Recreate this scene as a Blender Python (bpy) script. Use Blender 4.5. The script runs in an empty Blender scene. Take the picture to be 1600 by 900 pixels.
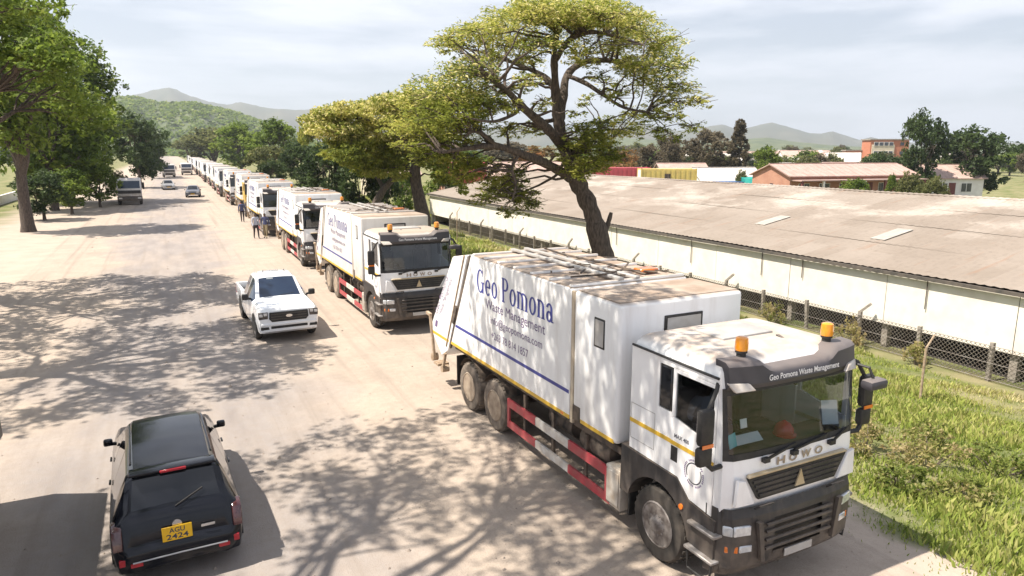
import bpy, bmesh, math, random
import numpy as np
from mathutils import Vector, Matrix

R = math.radians
PI = math.pi
scn = bpy.context.scene
COL = scn.collection
rng = np.random.default_rng(7)
random.seed(7)

# ------------------------------------------------------------------ camera
F_PX = 1090.0; PITCH = R(11.2); CAM_H = 5.95; YAW = R(26.0)
cam_d = bpy.data.cameras.new("camera"); cam = bpy.data.objects.new("camera", cam_d); COL.objects.link(cam)
cam_d.sensor_width = 36.0; cam_d.lens = 36.0 * F_PX / 1600.0
cam_d.clip_start = 0.1; cam_d.clip_end = 20000
cam.location = (0, 0, CAM_H); cam.rotation_euler = (PI / 2 - PITCH, 0, -YAW)
scn.camera = cam

# ------------------------------------------------------------------ sky, sun, exposure
SUN_EL = R(60); SUN_AZ = R(-78)          # azimuth clockwise from +Y (the road direction)
w = bpy.data.worlds.new("World"); scn.world = w; w.use_nodes = True
nt = w.node_tree; nt.nodes.clear()
out = nt.nodes.new("ShaderNodeOutputWorld"); bg = nt.nodes.new("ShaderNodeBackground")
sky = nt.nodes.new("ShaderNodeTexSky"); sky.sky_type = 'NISHITA'; sky.sun_disc = False
sky.sun_elevation = SUN_EL; sky.sun_rotation = SUN_AZ % (2 * PI)
sky.air_density = 1.0; sky.dust_density = 1.2; sky.ozone_density = 3.0
tc = nt.nodes.new("ShaderNodeTexCoord"); mp = nt.nodes.new("ShaderNodeMapping")
mp.inputs['Scale'].default_value = (1.5, 2.2, 11.0); mp.inputs['Rotation'].default_value = (0.05, 0.12, 0.4)
n1 = nt.nodes.new("ShaderNodeTexNoise"); n1.inputs['Scale'].default_value = 2.0; n1.inputs['Detail'].default_value = 7; n1.inputs['Roughness'].default_value = 0.55
rmp = nt.nodes.new("ShaderNodeValToRGB")
rmp.color_ramp.elements[0].position = 0.40; rmp.color_ramp.elements[0].color = (0.36, 0.36, 0.36, 1)
rmp.color_ramp.elements[1].position = 0.62; rmp.color_ramp.elements[1].color = (0.92, 0.92, 0.92, 1)
mx = nt.nodes.new("ShaderNodeMix"); mx.data_type = 'RGBA'
mx.inputs['B'].default_value = (10.6, 10.9, 11.9, 1)
nt.links.new(tc.outputs['Generated'], mp.inputs['Vector']); nt.links.new(mp.outputs[0], n1.inputs['Vector'])
nt.links.new(n1.outputs['Fac'], rmp.inputs[0]); nt.links.new(rmp.outputs[0], mx.inputs['Factor'])
nt.links.new(sky.outputs[0], mx.inputs['A']); nt.links.new(mx.outputs['Result'], bg.inputs[0])
bg.inputs[1].default_value = 0.052
nt.links.new(bg.outputs[0], out.inputs[0])
sun_d = bpy.data.lights.new("sun", 'SUN'); sun = bpy.data.objects.new("sun", sun_d); COL.objects.link(sun)
sun_d.energy = 5.0; sun_d.angle = R(0.53); sun_d.color = (1.0, 0.92, 0.80)
to_sun = Vector((math.sin(SUN_AZ) * math.cos(SUN_EL), math.cos(SUN_AZ) * math.cos(SUN_EL), math.sin(SUN_EL)))
sun.rotation_euler = to_sun.to_track_quat('Z', 'Y').to_euler(); sun.location = (-20, 5, 40)
vs = scn.view_settings; vs.view_transform = 'Standard'; vs.look = 'None'; vs.gamma = 1; vs.use_curve_mapping = False
vs.exposure = 1.0
scn.cycles.max_bounces = 6; scn.cycles.transparent_max_bounces = 8; scn.cycles.volume_bounces = 0

# ------------------------------------------------------------------ pixel helpers (used only to measure the place)
_cp, _sp, _cy, _sy = math.cos(PITCH), math.sin(PITCH), math.cos(YAW), math.sin(YAW)
def ray(px, py):
    X = px - 800; U = 450 - py
    d = F_PX * _cp + U * _sp; z = U * _cp - F_PX * _sp
    return Vector((X * _cy + d * _sy, -X * _sy + d * _cy, z)), d
def at(px, py, D):                      # point on that line of sight at D metres ahead
    r, d = ray(px, py); p = r * (D / d); p.z += CAM_H; return p
def atx(px, py, x):
    r, d = ray(px, py); p = r * (x / r.x); p.z += CAM_H; return p
def gnd(px, py, z=0.0):
    r, d = ray(px, py); p = r * ((z - CAM_H) / r.z); p.z = z; return p
def gz(x):
    if x < 10: return 0.0
    if x > 23: return -1.45
    return -1.45 * (x - 10) / 13.0

# ------------------------------------------------------------------ materials
MATS = {}
def nodes(name):
    m = bpy.data.materials.new(name); m.use_nodes = True; MATS[name] = m
    t = m.node_tree; b = t.nodes['Principled BSDF']; return m, t, b
def N(t, kind, **kw):
    n = t.nodes.new(kind)
    for k, v in kw.items(): n.inputs[k].default_value = v
    return n
def mixc(t, fac, a, b):
    m = t.nodes.new("ShaderNodeMix"); m.data_type = 'RGBA'
    for s, v in (('Factor', fac), ('A', a), ('B', b)):
        if hasattr(v, 'links') or isinstance(v, bpy.types.NodeSocket): t.links.new(v, m.inputs[s])
        elif s == 'Factor': m.inputs[s].default_value = v
        else: m.inputs[s].default_value = (*v, 1)
    return m.outputs['Result']
def ramp(t, sock, lo, hi):
    r = t.nodes.new("ShaderNodeMapRange"); r.inputs[1].default_value = lo; r.inputs[2].default_value = hi
    t.links.new(sock, r.inputs[0]); return r.outputs[0]
def math2(t, op, a, b):
    m = t.nodes.new("ShaderNodeMath"); m.operation = op
    for i, v in enumerate((a, b)):
        if isinstance(v, bpy.types.NodeSocket): t.links.new(v, m.inputs[i])
        else: m.inputs[i].default_value = v
    return m.outputs[0]
def noise(t, scale, detail=4, coord='Object', rough=0.55, stretch=None):
    c = t.nodes.new("ShaderNodeTexCoord"); n = N(t, "ShaderNodeTexNoise", Scale=scale, Detail=detail, Roughness=rough)
    if stretch:
        p = t.nodes.new("ShaderNodeMapping"); p.inputs['Scale'].default_value = stretch
        t.links.new(c.outputs[coord], p.inputs[0]); t.links.new(p.outputs[0], n.inputs['Vector'])
    else: t.links.new(c.outputs[coord], n.inputs['Vector'])
    return n.outputs['Fac']
def bump(t, b, sock, strength, dist=0.02):
    n = N(t, "ShaderNodeBump", Strength=strength, Distance=dist); t.links.new(sock, n.inputs['Height']); t.links.new(n.outputs[0], b.inputs['Normal'])
def mat(name, c1, c2=None, scale=6, rough=0.6, metal=0.0, lo=0.35, hi=0.65, bmp=0, coat=0, stretch=None, spec=0.5):
    m, t, b = nodes(name)
    b.inputs['Roughness'].default_value = rough; b.inputs['Metallic'].default_value = metal
    b.inputs['Specular IOR Level'].default_value = spec
    if coat: b.inputs['Coat Weight'].default_value = coat; b.inputs['Coat Roughness'].default_value = 0.05
    if c2 is None: c2 = tuple(c * 0.82 for c in c1)
    n = noise(t, scale, 5, stretch=stretch); f = ramp(t, n, lo, hi)
    t.links.new(mixc(t, f, c1, c2), b.inputs['Base Color'])
    if bmp: bump(t, b, n, bmp)
    return m
def dusty(name, base, dust, amount, rough=0.45, streak=True, spec=0.5, coat=0.0, low=None):
    """paint with dust lying on what faces up and thin streaks of grime on the sides"""
    m, t, b = nodes(name); b.inputs['Roughness'].default_value = rough; b.inputs['Specular IOR Level'].default_value = spec
    b.inputs['Coat Weight'].default_value = coat
    g = t.nodes.new("ShaderNodeNewGeometry"); s = t.nodes.new("ShaderNodeSeparateXYZ"); t.links.new(g.outputs['Normal'], s.inputs[0])
    up = ramp(t, s.outputs['Z'], 0.45, 0.95)
    n = noise(t, 3.0, 6); f = ramp(t, n, -0.35, 0.6)
    fac = math2(t, 'MULTIPLY', math2(t, 'MULTIPLY', up, f), amount)
    col = mixc(t, fac, base, dust)
    if streak:
        n2 = noise(t, 2.2, 5, stretch=(2.2, 2.2, 0.35)); f2 = math2(t, 'MULTIPLY', ramp(t, n2, 0.50, 0.80), 0.32)
        col = mixc(t, f2, col, dust)
    if low is not None:                                  # road dirt splashed over the lower metre of the vehicle
        c = t.nodes.new("ShaderNodeTexCoord"); s2 = t.nodes.new("ShaderNodeSeparateXYZ"); t.links.new(c.outputs['Object'], s2.inputs[0])
        k = math2(t, 'MULTIPLY', ramp(t, s2.outputs['Z'], low[1], low[0]), ramp(t, noise(t, 4.5, 6), 0.25, 0.6))
        col = mixc(t, math2(t, 'MULTIPLY', k, low[2]), col, dust)
    t.links.new(col, b.inputs['Base Color'])
    bump(t, b, noise(t, 1.7, 3), 0.12, 0.05); return m

TAN = (0.40, 0.325, 0.265)
white_paint = dusty('white_paint', (0.83, 0.83, 0.84), TAN, 0.5, 0.32, coat=0.3, low=(1.3, 2.0, 0.15))
body_white = dusty('body_white', (0.83, 0.83, 0.83), TAN, 0.95, 0.45, low=(1.25, 1.9, 0.2))
roof_dust = mat('roof_dust', (0.27, 0.20, 0.15), (0.40, 0.325, 0.265), 2.0, 0.9, bmp=0.2)
rust = mat('rust', (0.42, 0.33, 0.24), (0.25, 0.17, 0.11), 9, 0.85)
trim_dark = dusty('trim_dark', (0.020, 0.020, 0.023), (0.24, 0.19, 0.15), 0.6, 0.5, low=(0.35, 1.5, 0.55))
visor_mat = dusty('visor_plastic', (0.05, 0.047, 0.055), (0.25, 0.21, 0.19), 0.55, 0.5, streak=False)
black = mat('black_rubber', (0.012, 0.012, 0.013), (0.03, 0.028, 0.026), 8, 0.6)
chassis = mat('chassis_grime', (0.035, 0.03, 0.027), (0.16, 0.12, 0.09), 5, 0.85)
tyre_m = mat('tyre', (0.020, 0.019, 0.018), (0.085, 0.07, 0.058), 3.5, 0.9, lo=0.3, hi=0.75)
tyre_clean = mat('car_tyre', (0.018, 0.018, 0.018), (0.06, 0.055, 0.05), 4, 0.8)
tread_dust = mat('dusty_tyre', (0.10, 0.083, 0.068), (0.23, 0.19, 0.155), 6, 0.95)
rim_steel = mat('rim_steel', (0.32, 0.29, 0.27), (0.12, 0.10, 0.09), 7, 0.5, 0.3)
rim_dust = mat('rim_dust', (0.42, 0.34, 0.26), (0.26, 0.20, 0.15), 5, 0.9)
steel = mat('step_steel', (0.36, 0.34, 0.33), (0.22, 0.19, 0.17), 6, 0.5, 0.4)
box_steel = mat('box_steel', (0.50, 0.47, 0.43), (0.36, 0.30, 0.24), 4, 0.6, 0.2)
post_beige = mat('dusty_post', (0.56, 0.48, 0.37), (0.46, 0.37, 0.27), 5, 0.8)
yellow = mat('reflective_yellow', (0.72, 0.44, 0.02), (0.60, 0.38, 0.06), 4, 0.45)
blue_print = mat('blue_print', (0.035, 0.045, 0.25), (0.05, 0.06, 0.28), 4, 0.5)
small_print = mat('violet_print', (0.12, 0.08, 0.20), (0.2, 0.14, 0.27), 4, 0.5)
white_print = mat('white_print', (0.82, 0.82, 0.82), (0.75, 0.74, 0.74), 4, 0.6)
dark_print = mat('dark_print', (0.04, 0.04, 0.06), (0.06, 0.06, 0.08), 4, 0.6)
red_paint = mat('red_paint', (0.42, 0.045, 0.06), (0.36, 0.09, 0.09), 6, 0.55)
pale_paint = mat('pale_rail_paint', (0.62, 0.60, 0.57), (0.5, 0.44, 0.38), 6, 0.6)
gold = mat('grille_bar_gold', (0.42, 0.33, 0.20), (0.50, 0.42, 0.30), 5, 0.45, 0.3)
bronze = mat('letter_bronze', (0.30, 0.25, 0.22), (0.42, 0.34, 0.28), 9, 0.4, 0.5)
chrome = mat('chrome', (0.7, 0.7, 0.72), (0.6, 0.6, 0.62), 4, 0.18, 0.9)
lens_clear = mat('lamp_lens', (0.62, 0.64, 0.66), (0.45, 0.46, 0.48), 14, 0.12, 0.2, coat=1)
lens_orange = mat('orange_lens', (0.75, 0.20, 0.02), (0.6, 0.14, 0.02), 9, 0.2, coat=0.6)
lens_red = mat('red_lens', (0.45, 0.02, 0.03), (0.35, 0.01, 0.02), 9, 0.2, coat=0.6)
grey_panel = mat('grey_panel', (0.42, 0.41, 0.40), (0.34, 0.32, 0.30), 3, 0.45)
seat_m = mat('seat_cloth', (0.06, 0.06, 0.07), (0.04, 0.04, 0.045), 8, 0.9)
dash_m = mat('dash_plastic', (0.05, 0.05, 0.055), (0.035, 0.035, 0.04), 8, 0.6)
paper = mat('paper', (0.72, 0.74, 0.74), (0.6, 0.68, 0.7), 5, 0.7)
teal = mat('teal_sheet', (0.12, 0.55, 0.58), (0.2, 0.62, 0.64), 5, 0.6)
helmet_m = mat('red_helmet', (0.58, 0.008, 0.03), (0.50, 0.008, 0.03), 3, 0.25, coat=0.5)
skin_m = mat('skin', (0.10, 0.055, 0.035), (0.08, 0.045, 0.03), 5, 0.55)
hair_m = mat('hair', (0.01, 0.009, 0.009), (0.016, 0.014, 0.014), 20, 0.9)
cloth_blue = mat('blue_overall', (0.07, 0.08, 0.17), (0.05, 0.06, 0.13), 5, 0.9)
cloth_dark = mat('dark_trousers', (0.03, 0.025, 0.03), (0.05, 0.04, 0.045), 5, 0.9)
cloth_pale = mat('pale_shirt', (0.45, 0.47, 0.55), (0.38, 0.4, 0.48), 5, 0.9)
cloth_khaki = mat('khaki_trousers', (0.30, 0.24, 0.14), (0.25, 0.2, 0.12), 5, 0.9)
shoe_m = mat('shoe_leather', (0.015, 0.013, 0.012), (0.03, 0.025, 0.02), 5, 0.6)

def glass(name, tint, reflect=0.10, gloss=0.03):
    m = bpy.data.materials.new(name); m.use_nodes = True; t = m.node_tree; t.nodes.clear()
    o = t.nodes.new("ShaderNodeOutputMaterial"); tr = t.nodes.new("ShaderNodeBsdfTransparent"); tr.inputs[0].default_value = (*tint, 1)
    gl = N(t, "ShaderNodeBsdfGlossy", Roughness=gloss); gl.inputs[0].default_value = (1, 1, 1, 1)
    fr = t.nodes.new("ShaderNodeLayerWeight"); fr.inputs['Blend'].default_value = 0.5
    f = math2(t, 'ADD', math2(t, 'MULTIPLY', math2(t, 'POWER', fr.outputs['Facing'], 4.0), 0.7), reflect)
    mxs = t.nodes.new("ShaderNodeMixShader"); t.links.new(f, mxs.inputs[0]); t.links.new(tr.outputs[0], mxs.inputs[1]); t.links.new(gl.outputs[0], mxs.inputs[2])
    t.links.new(mxs.outputs[0], o.inputs[0]); return m
wind_glass = glass('windscreen_glass', (0.62, 0.66, 0.68), 0.06)
side_glass = glass('side_glass', (0.45, 0.48, 0.50), 0.04)
dark_glass = mat('tinted_glass', (0.008, 0.009, 0.012), (0.011, 0.012, 0.015), 3, 0.05, coat=.3)
blue_glass = mat('navy_glass', (0.012, 0.022, 0.05), (0.016, 0.03, 0.06), 3, 0.08, coat=0.6)
amber_lens = mat('amber_beacon', (0.80, 0.30, 0.01), (0.72, 0.24, 0.01), 12, 0.15, coat=1)
smoked_red = mat('smoked_lens', (0.05, 0.008, 0.012), (0.09, 0.03, 0.03), 9, 0.12, coat=1)
black_car = mat('black_car_paint', (0.005, 0.006, 0.010), (0.008, 0.009, 0.014), 2, 0.16, coat=0.25, spec=0.25)
white_car = mat('white_car_paint', (0.80, 0.81, 0.83), (0.76, 0.77, 0.79), 2, 0.22, coat=0.8)
silver_car = mat('silver_car_paint', (0.42, 0.42, 0.43), (0.36, 0.35, 0.35), 2, 0.3, 0.5)
slate_car = mat('slate_car_paint', (0.13, 0.14, 0.17), (0.16, 0.16, 0.18), 2, 0.3, 0.3)
plate_yellow = mat('plate_yellow', (0.80, 0.46, 0.01), (0.74, 0.42, 0.01), 6, 0.5)

# ------------------------------------------------------------------ mesh helpers
class MB:
    def __init__(s): s.v = []; s.f = []; s.m = []
    def add(s, vs, fs, m=0):
        o = len(s.v); s.v += [tuple(v) for v in vs]; s.f += [tuple(i + o for i in f) for f in fs]; s.m += [m] * len(fs); return s
    def box(s, x0, x1, y0, y1, z0, z1, m=0, M=None):
        v = [(x, y, z) for z in (z0, z1) for y in (y0, y1) for x in (x0, x1)]
        if M is not None: v = [M @ Vector(p) for p in v]
        return s.add(v, [(0, 2, 3, 1), (4, 5, 7, 6), (0, 1, 5, 4), (2, 6, 7, 3), (0, 4, 6, 2), (1, 3, 7, 5)], m)
    def bar(s, a, b, w, h=None, m=0):
        a, b = Vector(a), Vector(b); d = b - a; h = h or w
        q = d.to_track_quat('Y', 'Z').to_matrix().to_4x4(); q.translation = a
        return s.box(-w / 2, w / 2, 0, d.length, -h / 2, h / 2, m, q)
    def prism(s, poly, x0, x1, m=0, axis='x'):
        n = len(poly); mk = (lambda a, b, c: (c, a, b)) if axis == 'x' else ((lambda a, b, c: (a, c, b)) if axis == 'y' else (lambda a, b, c: (a, b, c)))
        v = [mk(a, b, x0) for a, b in poly] + [mk(a, b, x1) for a, b in poly]
        f = [tuple(range(n)), tuple(range(2 * n - 1, n - 1, -1))] + [(i, i + n, (i + 1) % n + n, (i + 1) % n) for i in range(n)]
        return s.add(v, f, m)
    def tube(s, pts, rad, n=8, m=0, cap=True):
        pts = [Vector(p) for p in pts]; k = len(pts)
        if not hasattr(rad, '__len__'): rad = [rad] * k
        up = Vector((0, 0, 1)); v = []
        for i, p in enumerate(pts):
            d = (pts[min(i + 1, k - 1)] - pts[max(i - 1, 0)]).normalized()
            if i == 0:
                a = d.cross(up)
                if a.length < 0.3: a = d.cross(Vector((1, 0, 0)))
            else: a = a - d * a.dot(d)
            a.normalize(); b = d.cross(a).normalized()
            for j in range(n):
                t = 2 * PI * j / n; v.append(p + (a * math.cos(t) + b * math.sin(t)) * rad[i])
        f = [(i * n + j, i * n + (j + 1) % n, (i + 1) * n + (j + 1) % n, (i + 1) * n + j) for i in range(k - 1) for j in range(n)]
        if cap: f += [tuple(range(n - 1, -1, -1)), tuple(range((k - 1) * n, k * n))]
        return s.add(v, f, m)
    def lathe(s, prof, c, n=24, axis='x', m=0, close=False):
        v = []; k = len(prof)
        for a, r in prof:
            for j in range(n):
                t = 2 * PI * j / n; u, q = r * math.cos(t), r * math.sin(t)
                p = (a, u, q) if axis == 'x' else ((u, a, q) if axis == 'y' else (u, q, a))
                v.append((c[0] + p[0], c[1] + p[1], c[2] + p[2]))
        f = [(i * n + j, i * n + (j + 1) % n, (i + 1) * n + (j + 1) % n, (i + 1) * n + j) for i in range(k - 1) for j in range(n)]
        f += [tuple(range(n)), tuple(range(k * n - 1, (k - 1) * n - 1, -1))]
        return s.add(v, f, m)
    def quad(s, a, b, c, d, m=0): return s.add([a, b, c, d], [(0, 1, 2, 3)], m)
    def build(s, name, mats, parent=None, bevel=0, smooth=False, seg=2):
        me = bpy.data.meshes.new(name)
        me.from_pydata(s.v, [], s.f)
        mats = mats if isinstance(mats, (list, tuple)) else [mats]
        for q in mats: me.materials.append(q)
        me.polygons.foreach_set('material_index', s.m)
        bm = bmesh.new(); bm.from_mesh(me)
        bmesh.ops.recalc_face_normals(bm, faces=bm.faces)
        if bevel:
            es = [e for e in bm.edges if len(e.link_faces) == 2 and e.calc_face_angle(0) > 0.5]
            bmesh.ops.bevel(bm, geom=es, offset=bevel, segments=seg, affect='EDGES', profile=0.5, clamp_overlap=True)
        bm.to_mesh(me); bm.free()
        if smooth or bevel:
            me.shade_smooth(); me.set_sharp_from_angle(angle=R(38))
        o = bpy.data.objects.new(name, me); COL.objects.link(o)
        if parent: o.parent = parent
        return o
def tag(o, label=None, cat=None, group=None, kind=None):
    if label: o['label'] = label
    if cat: o['category'] = cat
    if group: o['group'] = group
    if kind: o['kind'] = kind
    return o
def thing(name, label, cat, loc=(0, 0, 0), rz=0, group=None):
    o = bpy.data.objects.new(name, None); COL.objects.link(o); o.location = loc; o.rotation_euler = (0, 0, rz)
    o.empty_display_size = 0.2
    return tag(o, label, cat, group)
def copy_tree(o, parent=None, skip=()):
    c = o.copy(); COL.objects.link(c)
    if parent: c.parent = parent
    for ch in list(o.children):
        if ch.name.split('.')[0] in skip: continue
        copy_tree(ch, c, skip)
    return c
FAR_FONT = None
def text_part(name, txt, m, parent, M, width, height, ext=0.002, bold=0.0):
    """flat lettering: local x to the right, y up, scaled to a given width and cap height, laid by matrix M"""
    cu = bpy.data.curves.new(name, 'FONT'); cu.body = txt; cu.size = 1.0; cu.offset = bold; cu.resolution_u = 3
    tmp = bpy.data.objects.new(name, cu); COL.objects.link(tmp)
    dg = bpy.context.evaluated_depsgraph_get(); me = bpy.data.meshes.new_from_object(tmp.evaluated_get(dg))
    COL.objects.unlink(tmp); bpy.data.objects.remove(tmp); bpy.data.curves.remove(cu)
    xs = [v.co.x for v in me.vertices]; x0, x1 = min(xs), max(xs)
    S = Matrix.Diagonal((width / (x1 - x0), height / 0.70, 1, 1)) @ Matrix.Translation((-x0, 0, 0))
    me.transform(M @ S); me.materials.clear(); me.materials.append(m); me.name = name
    o = bpy.data.objects.new(name, me); COL.objects.link(o); o.parent = parent; return o

# serif capitals and small letters cut as flat plates (thick and thin strokes)
def glyph_mb(word, mb, M, H, W_scale=1.0, gap=0.10):
    """draws WORD with cap height H into mb; returns the width"""
    x = 0.0; T = 0.17; t = 0.07; XH = 0.66
    def P(pts): mb.add([M @ Vector((px * H * W_scale, py * H, 0)) for px, py in pts], [tuple(range(len(pts)))])
    def rect(a, b, c, d): P([(a, c), (b, c), (b, d), (a, d)])
    def ring(cx, cy, rx, ry, a0=0, a1=360, n=20):
        for i in range(n):
            u, v = R(a0 + (a1 - a0) * i / n), R(a0 + (a1 - a0) * (i + 1) / n)
            ix, iy = rx - T, ry - t
            P([(cx + rx * math.cos(u), cy + ry * math.sin(u)), (cx + rx * math.cos(v), cy + ry * math.sin(v)),
               (cx + ix * math.cos(v), cy + iy * math.sin(v)), (cx + ix * math.cos(u), cy + iy * math.sin(u))])
    for ch in word:
        if ch == ' ': x += 0.38; continue
        if ch == 'G':
            ring(x + .40, .5, .40, .52, 48, 318); rect(x + .60, x + .60 + T, .0, .42); rect(x + .50, x + .86, .42, .48); rect(x + .64, x + .70, .72, 1.0); wd = .86
        elif ch == 'P':
            rect(x + .06, x + .06 + T, .05, .95); rect(x, x + .30, 0, .05); rect(x, x + .34, .95, 1.0)
            ring(x + .32, .73, .34, .27, -90, 90); rect(x + .2, x + .33, .46, .53); wd = .68
        elif ch == 'o': ring(x + .31, XH / 2, .31, XH / 2 + .02); wd = .62
        elif ch == 'e': ring(x + .30, XH / 2, .30, XH / 2 + .02, 0, 318); rect(x + .1, x + .56, XH / 2 - .01, XH / 2 + .05); wd = .6
        elif ch in 'mn':
            k = 2 if ch == 'm' else 1; rect(x + .05, x + .05 + T, .04, XH - .04); rect(x, x + .27, 0, .04); rect(x, x + .05 + T, XH - .04, XH + .02)
            for q in range(k):
                b = x + .05 + T + q * .36
                ring(b + .02, XH - .22, .36, .24, 0, 120, 8); rect(b + .38 - T, b + .38, .04, XH - .22); rect(b + .14, b + .43, 0, .04)
            wd = .05 + T + k * .36 + .07
        elif ch == 'a':
            ring(x + .24, .19, .24, .21, 20, 340); rect(x + .34, x + .34 + T, .04, XH - .2); rect(x + .4, x + .6, 0, .05)
            ring(x + .25, XH - .2, .26, .22, 0, 165, 10); wd = .6
        x += wd + gap
    return (x - gap) * H * W_scale

# ------------------------------------------------------------------ ground and road
def sheet(name, xs, ys, zf, m, kind='structure'):
    me = bpy.data.meshes.new(name); nx, ny = len(xs), len(ys)
    v = [(x, y, zf(x, y)) for y in ys for x in xs]
    f = [(j * nx + i, j * nx + i + 1, (j + 1) * nx + i + 1, (j + 1) * nx + i) for j in range(ny - 1) for i in range(nx - 1)]
    me.from_pydata(v, [], f); me.materials.append(m); me.shade_smooth()
    o = bpy.data.objects.new(name, me); COL.objects.link(o); o['kind'] = kind; return o
def sepxyz(t, coord='Object'):
    c = t.nodes.new("ShaderNodeTexCoord"); s = t.nodes.new("ShaderNodeSeparateXYZ"); t.links.new(c.outputs[coord], s.inputs[0]); return s.outputs
SAND1, SAND2 = (0.425, 0.355, 0.295), (0.355, 0.295, 0.245)
# the open ground: sandy verge by the road, turf beyond it
m, t, b = nodes('earth_and_turf'); b.inputs['Roughness'].default_value = 0.95; b.inputs['Specular IOR Level'].default_value = 0.1
X = sepxyz(t)
sand = mixc(t, ramp(t, noise(t, 0.9, 8), 0.3, 0.7), SAND1, SAND2)
turf = mixc(t, ramp(t, noise(t, 0.55, 7), 0.35, 0.65), (0.11, 0.135, 0.045), (0.25, 0.22, 0.125))
edge = math2(t, 'MULTIPLY', math2(t, 'SUBTRACT', noise(t, 0.45, 6), 0.5), 5.0)
right = ramp(t, math2(t, 'ADD', X['X'], edge), 9.7, 10.7)
left = ramp(t, math2(t, 'ADD', X['X'], edge), -11.5, -15.0)
far_left = math2(t, 'MULTIPLY', left, ramp(t, X['Y'], 20, 45))
t.links.new(mixc(t, math2(t, 'MAXIMUM', right, far_left), sand, turf), b.inputs['Base Color'])
bump(t, b, noise(t, 7, 8), 0.5, 0.05)
xs = [-3000, -1200, -500, -200, -100, -60, -40, -30] + list(np.arange(-25, 30.1, 1.0)) + [35, 45, 60, 90, 140, 220, 400, 800, 1600, 3200, 5000]
ys = [-60, -30] + list(np.arange(-15, 100, 2.5)) + [110, 130, 160, 200, 260, 350, 500, 800, 1300, 2200, 4000, 6500]
def zg(x, y):
    r = 0.0 if x < 9.5 else 0.05 * math.sin(x * 1.3 + y * 0.7) * math.sin(y * 0.43)
    return gz(x) - 0.004 + (r if x < 25 else 0) - (0.0 if abs(x) < 60 else 0)
sheet('ground', xs, ys, zg, m)
# the road: worn grey asphalt under drifted dust
m, t, b = nodes('dusty_asphalt'); b.inputs['Roughness'].default_value = 0.9; b.inputs['Specular IOR Level'].default_value = 0.15
X = sepxyz(t)
sand = mixc(t, ramp(t, noise(t, 0.9, 8), 0.3, 0.7), SAND1, SAND2)
asph = mixc(t, ramp(t, noise(t, 1.6, 8, stretch=(1, 0.25, 1)), 0.3, 0.7), (0.235, 0.212, 0.205), (0.32, 0.288, 0.27))
wob = math2(t, 'MULTIPLY', math2(t, 'SUBTRACT', noise(t, 0.22, 7), 0.5), 7.0)
ax = math2(t, 'ABSOLUTE', math2(t, 'ADD', X['X'], 0.2), 0)
cover = ramp(t, math2(t, 'ADD', ax, wob), 1.6, 3.6)
drift = ramp(t, noise(t, 0.5, 8, stretch=(1, 0.18, 1)), 0.46, 0.70)
cover = math2(t, 'MAXIMUM', cover, math2(t, 'MULTIPLY', drift, 0.6))
col = mixc(t, cover, asph, sand)
wet = math2(t, 'MULTIPLY', ramp(t, noise(t, 0.35, 7, stretch=(1, 0.5, 1)), 0.60, 0.70), 0.35)
col = mixc(t, wet, col, (0.20, 0.165, 0.14))
trk = ramp(t, noise(t, 1.0, 6, stretch=(2.6, 0.05, 1), rough=.6), 0.52, 0.70)
col = mixc(t, math2(t, 'MULTIPLY', trk, 0.5), col, (0.22, 0.185, 0.16))
mot = ramp(t, noise(t, 5.0, 8, rough=.68), 0.42, 0.68)
col = mixc(t, math2(t, 'MULTIPLY', mot, 0.30), col, (0.25, 0.20, 0.165))
spk = ramp(t, noise(t, 30, 5, rough=.7), 0.50, 0.66)
col = mixc(t, math2(t, 'MULTIPLY', spk, 0.35), col, (0.24, 0.195, 0.16))
t.links.new(col, b.inputs['Base Color'])
bump(t, b, math2(t, 'ADD', noise(t, 3, 6), math2(t, 'MULTIPLY', noise(t, 45, 4), 0.5)), 0.6, 0.04)
sheet('road', list(np.linspace(-6.6, 9.2, 17)), [-40] + list(np.arange(-20, 100, 4)) + [120, 160, 220, 320, 480, 800], lambda x, y: 0.0, m)

# small stones and litter lying on the dust
mb = MB()
for i in range(1500):
    y = 4 + 60 * random.random() ** 2; x = random.uniform(-6, 9.4); r = random.uniform(0.008, 0.03) if random.random() < .93 else random.uniform(.03, .07)
    a = [Vector((random.uniform(.6, 1) * r * math.cos(k * 1.257), random.uniform(.6, 1) * r * math.sin(k * 1.257), 0)) for k in range(5)]
    mb.add([Vector((x, y, 0.001)) + q for q in a] + [(x, y, r * .8)], [(k, (k + 1) % 5, 5) for k in range(5)])
pb = mb.build('road_pebbles', mat('pebble', (0.33, 0.27, 0.22), (0.2, 0.17, 0.15), 20, 0.9)); tag(pb, kind='stuff')

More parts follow.
